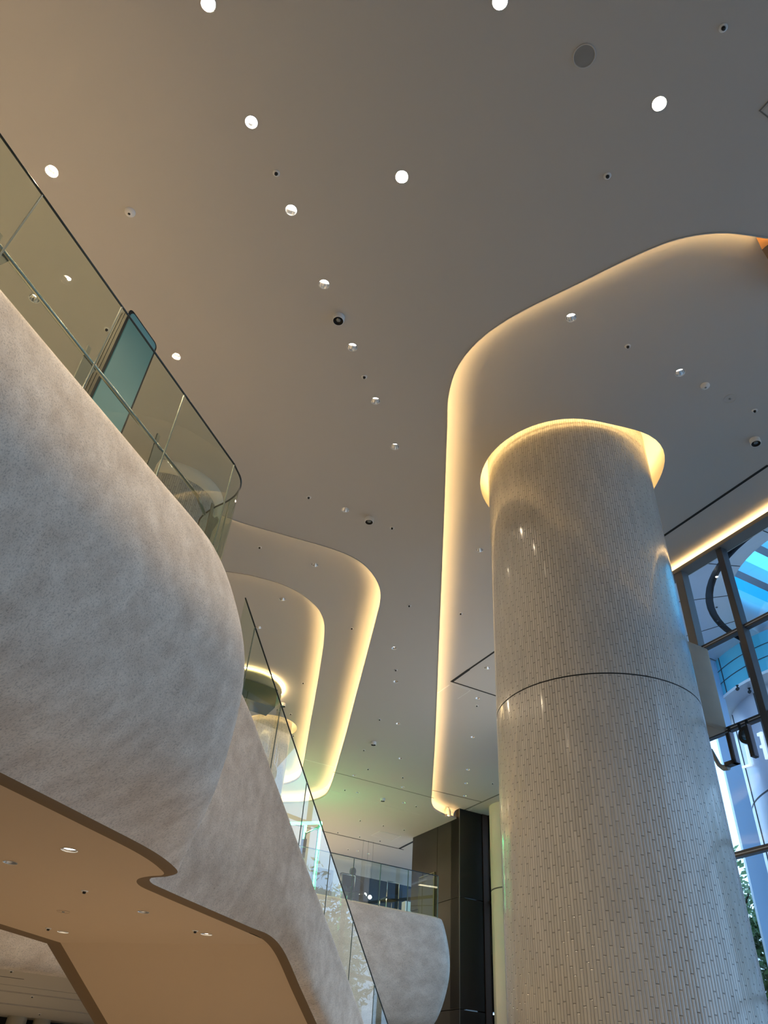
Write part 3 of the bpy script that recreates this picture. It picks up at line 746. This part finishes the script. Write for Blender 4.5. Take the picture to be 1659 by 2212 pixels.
tag(fb, 'far curved plaster balcony beside the dark bronze wall', 'balcony')
fg = empty('far_balustrade', G(19.8, 9, 4.5))
sb = [5.0, 6.3, 7.6, 8.65, 9.75, 10.6, 11.5, 12.5]
for a, b in zip(sb[:-1], sb[1:]):
    vpanel([G(19.8, a + .01), G(19.8, b - .01)], [5.6] * 2, [4.45] * 2, 0, 'glass_panel', M['glass'], fg)
    mb = MB(); mb.box(G(19.79, b - .01, 4.45), D1 * .02, D2 * .02, Z * 1.15); mb.build('seam', M['seam'], fg)
mb = MB(); mb.box(G(19.79, 5, 5.59), D1 * .02, D2 * 7.5, Z * .02); mb.build('top_edge', M['cap'], fg)
vpanel([G(19.8, 12.5), G(21.9, 12.7)], [5.6] * 2, [4.45] * 2, 0, 'glass_panel', M['glass'], fg)
tag(fg, 'glass balustrade on top of the far curved balcony', 'balustrade')

# bronze wall with a flush door
e = empty('wall_bronze', G(23.5, 14.66, FLOOR)); e['kind'] = 'structure'
for a0, a1 in ((21.96, 23.29), (23.31, 25.0)):
    for z0, z1 in ((FLOOR, 2.70), (2.72, 5.72), (5.74, H0 + .3)):
        mb = MB(); mb.box(G(a0, 14.66, z0), D1 * (a1 - a0), D2 * .25, Z * (z1 - z0)); mb.build('wall_panel', M['bronze'], e)
mb = MB(); mb.box(G(21.96, 14.69, FLOOR), D1 * 3.03, D2 * .15, Z * 10); mb.build('wall_backing', M['slot'], e)
e = empty('door_1', G(24.0, 14.62, 4.5)); e['kind'] = 'structure'
mb = MB(); mb.box(G(23.45, 14.63, 4.48), D1 * .95, D2 * .03, Z * 2.2); mb.build('door_leaf', P('bronze door leaf', (.10, .085, .05), .4, .4), e)
mb = MB()
for q in ((G(23.40, 14.62, 4.48), D1 * .05, Z * 2.25), (G(24.4, 14.62, 4.48), D1 * .02, Z * 2.2), (G(23.40, 14.62, 6.70), D1 * 1.02, Z * .03)):
    mb.box(q[0], q[1], D2 * .05, q[2])
mb.build('door_frame', P('olive door frame', (.22, .20, .10), .4, .3), e)
mb = MB(); mb.lathe(Vector(G(23.62, 14.60, 6.3)), [(.03, -.02), (.03, .02), (.001, .02)], 12); mb.build('door_sensor', M['steel'], e)
e = empty('wall_dark_corner', G(22, 15, FLOOR)); e['kind'] = 'structure'
for z0, z1 in ((FLOOR, 2.70), (2.73, 5.72), (5.75, H1)):
    mb = MB(); mb.box(G(21.93, 14.66, z0), D1 * .5, D2 * .93, Z * (z1 - z0)); mb.build('wall_panel', M['darkpanel'], e)
mb = MB(); mb.box(G(21.90, 14.655, FLOOR), D1 * .02, D2 * .015, Z * (H1 - FLOOR)); mb.build('corner_bead', M['bracket'], e)
mb = MB(); mb.box(G(21.90, 15.60, FLOOR), D1 * .45, D2 * .25, Z * (H1 - FLOOR)); mb.build('trim_post', M['redbrown'], e)
for z0, z1 in ((FLOOR, 2.68), (2.75, 5.70), (5.78, H1)):
    mb = MB(); mb.tube([G(21.95, 16.0, z0), G(21.95, 16.0, z1)], .17, 20); mb.build('rounded_mullion', P('gloss black post', (.02, .025, .035), .15, .3), e)
mb = MB(); mb.box(G(21.8, 15.86, 5.68), D1 * .3, D2 * .5, Z * .12); mb.build('transom_stub', M['darkpanel'], e)
# left plaster band under the upper floor, seen below the flight
mb = MB(); rows = []
for b_ in (-8, 0, 2, 4, 6): rows.append(cr([G(18, b_, 4.5), G(17.85, b_, 3.2), G(17.92, b_, 2.3), G(18.05, b_, 1.86), G(18.2, b_, 1.8)], 6))
mb.grid(rows); o = mb.build('wall_rear_band', M['plaster'], kind='structure')
mb = MB()
mb.box(G(18.2, -10, 1.80), D1 * 4.0, D2 * 17, Z * .1); mb.box(G(22.2, -10, 1.775), D1 * 3.0, D2 * 17, Z * .1); mb.box(G(25.2, -10, 1.745), D1 * 4.6, D2 * 17, Z * .1)
mb.build('ceiling_lower', P('lower ceiling paint', (.52, .46, .38), .85), kind='structure')
joint([G(19.4, -2), G(19.4, 2.2)], 1.80, .06, M['slot']); joint([G(20.9, -2), G(20.9, 7)], 1.80, .03, M['groove'])
for px, py in ((25, 2097), (70, 2152), (86, 2190)):
    fitting(px, py, 'sp', {25: 'sprinkler head on the lower ceiling under the grey plaster band', 70: 'sprinkler head on the lower ceiling at lower left, middle step', 86: 'sprinkler head on the lower ceiling just above the striped wall'}[px], 1.80 if py < 2140 else (1.775 if py < 2180 else 1.745), None)
mb = MB(); mb.box(G(29.8, -14, FLOOR), D1 * .2, D2 * 26, Z * (1.8 - FLOOR)); mb.build('wall_rear_lower', M['shop'], kind='structure')
for k, (x0, x1) in enumerate(((12, 56), (70, 108), (171, 205))):
    ca = at(x0, 2212, 1.0); 
    def onp(x, a=29.2):
        d = ray(x, 2205); t = a / d.dot(D1); return d.dot(D2) * t
    b0, b1 = onp(x0), onp(x1); c = G(29.0, (b0 + b1) / 2)
    mb = MB(); mb.lathe(c, [((b1 - b0) / 2, FLOOR), ((b1 - b0) / 2, 1.745)], 32); 
    tag(mb.build('ribbed_pier', P('beige ribbed pier', (.42, .37, .27), .5, bump=(60, .4))), ['beige ribbed pier at lower left, leftmost of three', 'beige ribbed pier at lower left, middle of three', 'beige ribbed pier at lower left, right of the other two'][k], 'pier')

# upper rear of the hall: dark shopfront with a lit top and gaps of daylight
mb = MB()
gaps = [(10.55, 11.1), (12.3, 12.75)]
edges = [2, 9.2] 
spans = [(2.0, 11.95), (12.75, 13.65), (14.02, 20)]
for b0, b1 in spans: mb.box(G(29.5, b0, 4.5), D1 * .2, D2 * (b1 - b0), Z * 3.2)
mb.build('wall_shopfront', M['shop'], kind='structure')
mb = MB(); mb.box(G(29.45, 4.5, 7.62), D1 * .06, D2 * 6.3, Z * .05); tag(mb.build('light_strip', P('cool strip', (1, .9, .8), emit=((1, .85, .65), 6))), 'long light strip on top of the dark shopfront behind the far balcony', 'light strip')
for k, (b_, w) in enumerate(((11.1, .42), (15.9, .28))):  # white boxes stand in for daylight reflections in the far glass
    mb = MB(); mb.box(G(27.5, b_, 4.49), D1 * .3, D2 * w, Z * 2.15)
    tag(mb.build('white_pillar', P('white pillar', (.85, .9, .92), .4)), ['broad white pillar behind the far balcony glass', 'slim white pillar beside the bronze wall behind the far glass'][k], 'pillar')
mb = MB(); c = G(26, 7.45); mb.lathe(c, [(.16, 4.49), (.16, 7.6), (.34, 7.95), (.5, H0)], 28)  # white column, the blue daylight on it is put into its colour
tag(mb.build('pale_column', P('pale blue column', (.62, .76, .9), .4)), 'slim pale blue column flaring at its top behind the stair glass', 'column')
# globes
for k, (x, y) in enumerate(((776, 1936), (788, 1933), (799, 1938))):
    d = ray(x, y); p = d * (26.5 / d.dot(D1))
    e = empty('globe_lamp', p); mb = MB(); mb.lathe(p, [(.001, .07)] + [(.07 * math.sin(R(q)), .07 * math.cos(R(q))) for q in range(15, 180, 15)] + [(.001, -.07)], 18); mb.build('globe', M['lampglass'], e)
    mb = MB(); mb.tube([p + Z * .07, p + Z * (H0 - p.z)], .003, 5); mb.build('cord', M['black'], e)
    tag(e, ['left glowing globe lamp behind the far balcony glass', 'middle glowing globe lamp behind the far balcony glass', 'right glowing globe lamp behind the far balcony glass'][k], 'pendant lamp')
# chrome framed chairs at the far balcony
def bar_chair(p, w, h, label):
    e = empty('bar_chair', p)
    u = D2 * w / 2; v = D1 * w / 2
    def T(*q, r=.012): mb = MB(); mb.tube(q, r, 6); return mb
    mb = MB(); mb.box(p - u - v + Z * h * .55, u * 2, v * 2, Z * .05); mb.build('seat', M['cloth'], e, bevel=.01)
    mb = MB()
    q = [p - u - v + Z * h * .6, p - u - v + Z * h, p + u - v + Z * h, p + u - v + Z * h * .6]
    mb.tube(q, .014, 6); mb.build('back_frame', M['chrome'], e)
    mb = MB(); mb.box(p - u * .9 - v + Z * h * .7, u * 1.8, D1 * .02, Z * h * .22); mb.build('backrest', M['cloth'], e)
    for sx in (-1, 1):
        for sy in (-1, 1):
            T(p + u * sx + v * sy, p + u * sx + v * sy + Z * h * .55).build('leg', M['chrome'], e)
    mb = MB(); mb.tube([p - u - v + Z * h * .25, p + u - v + Z * h * .25], .010, 6); mb.build('footrest', M['chrome'], e)
    tag(e, label, 'chair')
bar_chair(G(21.3, 10.25, 4.48), .42, 1.0, 'chrome framed black bar chair under the seated person')
bar_chair(G(21.3, 11.75, 4.48), .40, 1.05, 'chrome framed black bar chair right of the globe lamps')

# green tube portal on the far upper level
gp = empty('green_portal', pol(-3.3, 24.6, 4.48))
A_ = pol(-5.6, 25.4); B_ = pol(-2.77, 24.4); Cc = pol(-3.87, 24.8)
zt = 7.15
for nme, q in (('tube', [Vector((A_.x, A_.y, zt + .12)), Vector((B_.x, B_.y, zt - .02))]), ('tube', [Vector((Cc.x, Cc.y, 4.5)), Vector((Cc.x, Cc.y, zt + .02))]), ('tube', [Vector((B_.x, B_.y, 4.5)), Vector((B_.x, B_.y, zt))])):
    mb = MB(); mb.tube(q, .045, 8); mb.build(nme, M['green'], gp)
mb = MB(); mb.box(Vector((B_.x - .08, B_.y + .06, 4.48)), (.07, 0, 0), (0, .07, 0), (0, 0, zt - 4.48)); mb.box(Vector((Cc.x - .08, Cc.y + .06, 4.48)), (.07, 0, 0), (0, .07, 0), (0, 0, zt - 4.48)); mb.build('post', M['darkpanel'], gp)
mb = MB(); mb.tube([Vector((B_.x, B_.y, zt - .12)), Vector((B_.x - .42, B_.y - .2, zt - .42)), Vector((B_.x - .42, B_.y - .2, zt - .62))], .035, 6)
mb.box(Vector((B_.x - .52, B_.y - .24, zt - 1.15)), (.16, 0, 0), (0, .08, 0), (0, 0, .55)); mb.build('hanging_bracket', M['darkpanel'], gp)
tag(gp, 'portal frame of glowing green tubes with dark bracket behind the stair glass', 'light')

# seated person behind the far glass
def skin_obj(name, pts, edges, rad, mat, parent, root=0):
    me = bpy.data.meshes.new(name); me.from_pydata([tuple(p) for p in pts], edges, []); me.materials.append(mat)
    o = bpy.data.objects.new(name, me); COL.objects.link(o)
    if parent: o.parent = parent; o.matrix_parent_inverse = parent.matrix_world.inverted()
    sk = o.modifiers.new('skin', 'SKIN'); sk.use_smooth_shade = True
    for i, r in enumerate(rad):
        me.skin_vertices[0].data[i].radius = (r, r) if not isinstance(r, tuple) else r
        me.skin_vertices[0].data[i].use_root = (i == root)
    o.modifiers.new('sub', 'SUBSURF').levels = 1; o.modifiers['sub'].render_levels = 2
    return o
d_ = ray(767, 1900); base = d_ * (21.25 / d_.dot(D1)); base = Vector((base.x, base.y, 4.48 + .38))
pe = empty('person', base)
fwd = -D2 * .35 + D1 * -.2; sd = D2
def Q(s, f, z): return base + sd * s + D1 * f + Z * z
pts = [Q(0, 0, .12), Q(.02, 0, .32), Q(.03, .0, .50), Q(-.03, -.02, .60), Q(-.10, -.03, .70),
       Q(.20, 0, .50), Q(.27, -.05, .26), Q(.16, -.26, .16), Q(.10, -.34, .17),
       Q(-.18, 0, .50), Q(-.25, -.06, .26), Q(-.12, -.26, .16), Q(-.06, -.34, .17),
       Q(.11, 0, .08), Q(.13, -.42, .10), Q(.13, -.44, -.32), Q(.13, -.55, -.36),
       Q(-.11, 0, .08), Q(-.13, -.42, .10), Q(-.13, -.44, -.32), Q(-.13, -.55, -.36)]
ed = [(0, 1), (1, 2), (2, 3), (3, 4), (2, 5), (5, 6), (6, 7), (7, 8), (2, 9), (9, 10), (10, 11), (11, 12), (0, 13), (13, 14), (14, 15), (15, 16), (0, 17), (17, 18), (18, 19), (19, 20)]
rad = [.15, .145, .14, .06, .085, .075, .05, .038, .03, .075, .05, .038, .03, .09, .07, .05, .04, .09, .07, .05, .04]
skin_obj('body', pts, ed, rad, M['cloth'], pe)
hp = Q(-.11, -.03, .76)
mb = MB(); mb.lathe(hp, [(.001, .125)] + [(.1 * math.sin(R(q)), .125 * math.cos(R(q))) for q in range(15, 180, 15)] + [(.001, -.125)], 20); mb.build('hair', M['hair'], pe)
tag(pe, 'person in black seated behind the far balcony glass', 'person')

# ------------------------------------------------------------------ window wall on the right
WB = 10.2
wn = empty('window_1', G(5, WB, FLOOR)); wn['kind'] = 'structure'
def mull(a, w, dep, mat, z0=FLOOR, z1=8.36, name='window_mullion', b0=None):
    mb = MB(); mb.box(G(a - w / 2, WB - dep if b0 is None else b0, z0), D1 * w, D2 * dep, Z * (z1 - z0)); return mb.build(name, mat, wn, bevel=.006)
ZTR = [6.72, 5.20, 3.38, 1.50, -.3]
mull(6.69, .12, .16, M['frame']); mull(5.35, .12, .16, M['frame']); mull(4.0, .12, .16, M['frame']); mull(2.65, .12, .16, M['frame']); mull(1.3, .12, .16, M['frame'])
mull(7.62, .17, .18, M['frame_lt'], z0=5.9); mull(8.95, .12, .16, M['frame'])
for z in ZTR:
    mb = MB(); mb.box(G(-8, WB - .10, z - .035), D1 * 15.9, D2 * .10, Z * .075); mb.build('window_transom', M['frame'], wn)
    mb = MB(); mb.box(G(-8, WB - .105, z - .008), D1 * 15.9, D2 * .004, Z * .012); mb.build('window_gasket', M['joint_lt'], wn)
vpanel([G(-8, WB + .02), G(9, WB + .02)], [8.4] * 2, [FLOOR] * 2, 0, 'window_glass', M['winglass'], wn)
# pelmet with its light strip
mb = MB(); mb.box(G(-9, 10.0, 8.34), D1 * 18, D2 * .03, Z * .07); mb.box(G(-9, 10.0, 8.33), D1 * 18, D2 * .25, Z * .02)
mb.build('trim_pelmet', M['pelmet'], kind='structure')
mb = MB(); mb.box(G(1.6, 10.2, 8.36), D1 * 7.4, D2 * .1, Z * .14); mb.build('trim_pelmet_back', M['cove'], kind='structure')
mb = MB(); mb.quad(G(1.6, 10.05, 8.385), G(9, 10.05, 8.385), G(9, 10.11, 8.385), G(1.6, 10.11, 8.385)); tag(mb.build('light_strip', M['strip'], fix=False), 'straight warm light strip above the window pelmet', 'light strip')
# diagonal far facade hidden by the column, and its glass
wn2 = empty('window_2', G(14, 13.6, FLOOR)); wn2['kind'] = 'structure'
fa, fbb = G(9, 10.2), G(21.95, 16.3)
vpanel([fa, fbb], [H1] * 2, [FLOOR] * 2, 0, 'window_glass', M['winglass'], wn2)
for k in range(1, 9):
    p = fa.lerp(fbb, k / 9.5); mb = MB(); mb.tube([Vector((p.x, p.y, FLOOR)), Vector((p.x, p.y, H1))], .07, 8); mb.build('window_mullion', M['frame'], wn2)
for z in (5.72, 2.7):
    mb = MB(); mb.tube([Vector((fa.x, fa.y, z)), Vector((fbb.x, fbb.y, z))], .05, 6); mb.build('window_transom', M['frame'], wn2)
# beige bulkhead hanging beside the column
mb = MB(); mb.box(G(7.42, 8.7, 5.17), D1 * .58, D2 * 1.42, Z * 1.5)
tag(mb.build('hanging_bulkhead', M['bulk'], bevel=.05), 'beige plaster bulkhead with rounded corners between column and window', 'bulkhead')
mb = MB(); mb.tube([at(1530, 1595, 4.95) * 1.0, G(7.22, 10.0, 4.40), G(7.12, 10.02, 4.36)], .05, 10)
mb = MB(); dd = lambda x, y, b: ray(x, y) * (b / ray(x, y).dot(D2))
mb.tube([dd(1535, 1620, 10.0), dd(1553, 1652, 10.0), dd(1563, 1660, 10.0)], .035, 10); mb.tube([dd(1562, 1659, 10.0), dd(1574, 1657, 10.0)], .045, 10)
tag(mb.build('bracket_lamp', P('grey lamp arm', (.32, .32, .30), .5)), 'grey bent arm lamp under the beige bulkhead', 'lamp')

# black sign letters hanging inside the window: P and L read from the street
def letter_L():
    e = empty('sign_letter', G(7.3, 9.95, 4.6)); b0 = 9.93; dp = .11
    mb = MB(); mb.box(G(7.29, b0, 4.58), D1 * .06, D2 * dp, Z * .48); mb.box(G(7.29, b0, 4.58), D1 * .20, D2 * dp, Z * .06); mb.build('letter_body', M['letter'], e)
    mb = MB(); mb.box(G(7.282, b0 + .02, 4.59), D1 * .008, D2 * (dp - .02), Z * .48); mb.build('letter_side', M['letter_side'], e)
    mb = MB(); mb.tube([G(7.32, 10.0, 5.06), G(7.31, 10.0, 5.17)], .025, 8); mb.build('hanger', M['black'], e)
    tag(e, 'black block sign letter L hanging reversed under the window transom', 'letter')
def letter_P():
    e = empty('sign_letter', G(7.0, 9.95, 4.6)); b0 = 9.93; dp = .11
    mb = MB(); mb.box(G(6.95, b0, 4.58), D1 * .06, D2 * dp, Z * .48); mb.build('letter_body', M['letter'], e)
    mb = MB(); oc = (7.0, 4.925); ro, ri = .135, .078; n = 20; rows = []
    for k in range(n + 1):
        q = R(-90 + 180 * k / n)
        co, si = math.cos(q), math.sin(q)
        rows.append([G(oc[0] + ro * co * 1.0, b0, oc[1] + ro * si), G(oc[0] + ri * co * 1.0, b0, oc[1] + ri * si), G(oc[0] + ri * co, b0 + dp, oc[1] + ri * si), G(oc[0] + ro * co, b0 + dp, oc[1] + ro * si)])
    mb.grid(rows, closed=True, smooth=False); mb.build('letter_bowl', M['letter'], e)
    mb = MB(); mb.box(G(6.942, b0 + .02, 4.59), D1 * .008, D2 * (dp - .02), Z * .50); mb.build('letter_side', M['letter_side'], e)
    for a in (6.98, 7.12):
        mb = MB(); mb.tube([G(a, 10.0, 5.06), G(a, 10.0, 5.17)], .025, 8); mb.build('hanger', M['black'], e)
    tag(e, 'black block sign letter P hanging reversed under the window transom', 'letter')
letter_L(); letter_P()

# ------------------------------------------------------------------ exterior
CAN = 10.0
def arcpts(c, r, n=64): return [Vector((c.x + math.cos(2 * math.pi * k / n) * r, c.y + math.sin(2 * math.pi * k / n) * r, 0)) for k in range(n)]
OC = Vector((11.0, 13.1, 0))
cn = empty('exterior_canopy', (11, 13.1, CAN))
outerc = [G(-6, 10.6), G(-6, 27), G(14, 27), G(14, 13.3), G(10.6, 11.4), G(9.4, 10.6)]
plate('canopy_soffit', outerc, [arcpts(OC, 3.55, 72)], CAN, M['panel_blue'], kind=None, parent=cn)
mb = MB(); mb.lathe(OC, [(3.55, CAN), (3.55, CAN + .12), (3.38, CAN + .12), (3.38, CAN)], 72, smooth=False); mb.build('dark_ring', M['panel_dark'], cn)
mb = MB(); mb.lathe(OC, [(3.38, CAN), (3.02, CAN)], 72, smooth=False); mb.lathe(OC, [(3.02, CAN), (3.02, CAN + .9)], 72); mb.build('inner_ring', M['panel_pale'], cn)
mb = MB(); mb.lathe(OC, [(3.2, CAN + .9), (3.2, CAN + 2.2)], 72); mb.build('oculus_wall', M['cyan'], cn)
mb = MB(); mb.face(mb.add([Vector((p.x, p.y, CAN + 2.2)) for p in arcpts(OC, 3.3, 48)])); mb.build('roof_glass', M['roofglass'], cn)
for k in range(-3, 4):
    mb = MB(); hw = math.sqrt(3.2 ** 2 - (k * .95) ** 2)
    mb.box(Vector((OC.x, OC.y, CAN + .75)) + D1 * (k * .95 + .2) - D2 * hw, D1 * .22, D2 * hw * 2, Z * .45); mb.build('skylight_beam', M['panel_blue'], cn)
mb = MB()
for k in range(16):
    q = 2 * math.pi * k / 16
    u = Vector((math.cos(q), math.sin(q), 0)); w = Vector((-u.y, u.x, 0)) * .012
    mb.box(OC + u * 3.04 - w + Z * (CAN - .004), u * 1.6, w * 2, Z * .003)
for r_ in (4.6,):
    mb.lathe(OC, [(r_, CAN - .003), (r_ + .025, CAN - .003)], 72, smooth=False)
mb.build('panel_joints', M['joint'], cn)
for x, y in ((1548, 1246), (1548, 1312), (1551, 1341)):
    c = at(x, y, CAN - .01); mb = MB(); mb.lathe(c, [(.028, 0), (.022, -.01), (.001, -.01)], 16); mb.build('spot', M['led_soffit'] if y < 1300 else M['panel_dark'], cn)
tag(cn, 'blue exterior canopy with round skylight opening beyond the window', 'canopy')
# drum and cylinder tower
TC = Vector((12.5, 17.5, 0))
tw = empty('exterior_tower', (TC.x, TC.y, FLOOR))
mb = MB(); mb.lathe(TC, [(3.4, 9.0), (3.4, CAN)], 96); mb.build('glazed_drum', M['cyan'], tw)
mb = MB(); mb.lathe(TC, [(3.43, 9.0), (3.43, 8.93), (2.9, 8.93)], 96, smooth=False); mb.build('drum_rim', M['panel_pale'], tw)
mb = MB(); mb.lathe(TC, [(2.93, FLOOR), (2.93, 8.93)], 96); mb.build('shaft', M['panel_blue'], tw)
mb = MB()
for z in (9.33, 9.66): mb.lathe(TC, [(3.41, z), (3.41, z + .02)], 96)
for k in range(24):
    q = 2 * math.pi * k / 24 + .1; u = Vector((math.cos(q), math.sin(q), 0)); w = Vector((-u.y, u.x, 0)) * .01
    mb.box(TC + u * 3.395 - w + Z * 9.0, u * .02, w * 2, Z * 1.0)
for z in (6.6, 4.2, 1.4): mb.lathe(TC, [(2.94, z), (2.94, z + .03)], 96)
for k in range(14):
    q = 2 * math.pi * k / 14 + .22; u = Vector((math.cos(q), math.sin(q), 0)); w = Vector((-u.y, u.x, 0)) * .012
    mb.box(TC + u * 2.925 - w + Z * FLOOR, u * .02, w * 2, Z * 10.4)
mb.build('panel_joints', M['joint'], tw)
tag(tw, 'blue panelled cylinder tower with cyan glazed drum beyond the window', 'tower')
pa, pb = pol(26.62, 19.3), pol(27.75, 19.6)
mb = MB(); mb.box(Vector((pa.x, pa.y, FLOOR)), pb - pa, Vector((.2, .5, 0)), Z * (CAN - FLOOR))
tag(mb.build('exterior_pilaster', M['pilaster']), 'flat bright blue pilaster beside the cylinder tower outside', 'pilaster')
# reflected sign letters, built as glowing white strokes on the tower face
def onT(x, y):
    d = ray(x, y); d2 = Vector((d.x, d.y, 0)); r = 2.97
    t_c = TC.dot(d2) / d2.length_squared; perp = (TC - d2 * t_c).length; t = t_c - math.sqrt(max(r * r - perp * perp, 0)) / d2.length
    return d * t
def reflected_letter(strokes, label):
    p0 = onT(*strokes[0][0]); e = empty('white_letter', p0)
    for a, b, w in strokes:
        A, B = onT(*a), onT(*b); t = (B - A).normalized(); nn = (Vector((A.x, A.y, 0)) - TC).normalized(); s_ = t.cross(nn).normalized() * w
        mb = MB(); mb.box(A - s_ / 2, B - A, s_, nn * .05); mb.build('stroke', M['letter_white'], e)
    tag(e, label, 'letter')
reflected_letter([((1613, 1610), (1623, 1653), .05), ((1625, 1652), (1603, 1659), .05)], 'white reversed letter L on the cylinder tower')
reflected_letter([((1645, 1585), (1659, 1640), .07), ((1639, 1588), (1648, 1584), .07), ((1645, 1614), (1653, 1611), .06)], 'white reversed letter beside the L, cut by the right photo edge')
for k, (x, y) in enumerate(((1594, 1487), (1620, 1493))):
    c = at(x, y, 8.85); e = empty('exterior_spotlight', c); mb = MB(); mb.tube([c + Z * .08, c, c + Vector((-.08, -.1, -.08))], .04, 10); mb.build('lamp_body', M['joint'], e)
    tag(e, ['small black spotlight under the drum rim, left one', 'small black spotlight under the drum rim, right one'][k], 'spotlight')
# ground, kerb walls and trees
mb = MB(); mb.quad((-60, -40, FLOOR - .02), (80, -40, FLOOR - .02), (80, 110, FLOOR - .02), (-60, 110, FLOOR - .02)); mb.build('ground', M['asphalt'], kind='structure')
mb = MB(); mb.box(pol(24, 34, FLOOR), (14, 2, 0), (0, .5, 0), (0, 0, 3.6)); tag(mb.build('garden_wall', M['concrete']), 'low pale concrete wall under the trees outside', 'wall')
mb = MB(); p = pol(20, 60); mb.box(Vector((p.x, p.y, FLOOR)), (26, -8, 0), (0, 8, 0), (0, 0, 13.3)); tag(mb.build('distant_building', P('pale distant building', (.75, .75, .75), .8)), 'pale distant building low in the bright sky gap', 'building')
def tree(c, h, r, seed, label):
    rnd = random.Random(seed); e = empty('street_tree', c)
    mb = MB(); mb.tube([c, c + Vector((.1, 0, h * .5)), c + Vector((0, .1, h * .9))], [.16, .12, .04], 8)
    for k in range(7):
        q = rnd.random() * 6.28; z = h * (.4 + .07 * k); mb.tube([c + Z * z, c + Vector((math.cos(q) * r * .7, math.sin(q) * r * .7, z + h * .2))], [.05, .015], 5)
    mb.build('trunk', M['bark'], e)
    mb = MB()
    for k in range(6500):
        u = Vector((rnd.gauss(0, 1), rnd.gauss(0, 1), rnd.gauss(0, 1))).normalized() * (rnd.random() ** .4)
        lump = 1 + .25 * math.sin(u.x * 7 + seed) * math.cos(u.z * 6)
        p = c + Vector((u.x * r * lump, u.y * r * lump, h * .68 + u.z * h * .38 * lump)); s_ = .09 + rnd.random() * .09
        a = Vector((rnd.gauss(0, 1), rnd.gauss(0, 1), rnd.gauss(0, 1))).normalized(); b = a.orthogonal().normalized()
        mb.quad(p - a * s_, p + b * s_ * .5, p + a * s_, p - b * s_ * .5)
    o = mb.build('foliage', M['leaf'], e, fix=False)
    tag(e, label, 'tree')
for k, (az_, d_, h_, r_) in enumerate(((25.2, 26, 7.6, 1.9), (29.0, 32, 7.2, 1.6), (36, 33, 7, 1.8), (47, 23, 9.5, 3.0), (60, 22, 9, 2.8))):
    tree(pol(az_, d_, FLOOR), h_, r_, k, ['leafy green tree showing beside the right flank of the mosaic column', 'leafy green tree right behind the blue pilaster outside', 'green tree hidden behind the cylinder tower', 'green tree outside reflected in the stair glass, nearer one', 'green tree outside reflected in the stair glass, further right'][k])

# ------------------------------------------------------------------ hall shell
mb = MB(); mb.box((-24, -12, FLOOR - .01), (50, 0, 0), (0, 60, 0), (0, 0, .01))
fl = MB(); fl.face(fl.add([G(-9, WB + .02, FLOOR), G(9, WB + .02, FLOOR), G(22, 16.4, FLOOR), G(44, 24, FLOOR), G(44, -20, FLOOR), G(-12, -24, FLOOR)])); fl.build('floor', M['floor'], kind='structure')
mb = MB(); mb.box(G(-12, -16.5, FLOOR), D1 * 56, D2 * .3, Z * 10); mb.build('wall_left', M['wall'], kind='structure')
mb = MB(); mb.box(G(42.0, -16, FLOOR), D1 * .3, D2 * 40, Z * 6.2); mb.build('wall_far', M['shop'], kind='structure')
mb = MB(); mb.box(G(-9.3, -18, FLOOR), D1 * .3, D2 * 28.2, Z * 10); mb.build('wall_back', M['wall'], kind='structure')

# lamps' own light: the lit downlights throw warm light down
for i, (x, y) in enumerate(((450, 8), (1080, 3), (1424, 224), (112, 370), (868, 382), (381, 770))):
    spot('downlight_beam', at(x, y, H0 + .05), [300, 70, 30, 700, 110, 430][i], WARM, 125, .8, .02)
for x, y in ((543, 264), (629, 454), (700, 614), (761, 750), (811, 866), (853, 965), (746, 1101)):
    spot('downlight_beam', at(x, y, H0 - .012), 105, (1, .80, .56), 115, .8, .02)
for x, y in ((150, 1836), (136, 2013), (446, 2018)):
    spot('soffit_beam', at(x, y, ZS - .01), 400, (1, .78, .52), 140, .8, .02)
for p in (G(19.6, 0), G(23.5, 1), G(27.5, 2)):  # added warm fill spots under the lower ceiling, no lamps there
    spot('soffit_beam', Vector((p.x, p.y, 1.70)), 380, (1, .84, .62), 160, .8, .04)
# added warm fill spots over the upper walkways, with no fittings of their own
for p, pw in ((E(-1.5, -6.5), 420), (E(1.0, -7.5), 380), (E(3.5, -8.5), 300), (E(8, -9), 500), (E(12, -9.5), 500), (E(16, -10), 400),
              (G(22.5, 10.5), 350), (G(24.5, 7), 500), (G(25.5, 12.5), 320), (G(28.8, 10.5), 2600), (G(31, 13), 2600), (G(23, 3), 600)):
    spot('downlight_beam', Vector((p.x, p.y, H0 - .02)), pw, (1, .80, .54), 150, .8, .05)
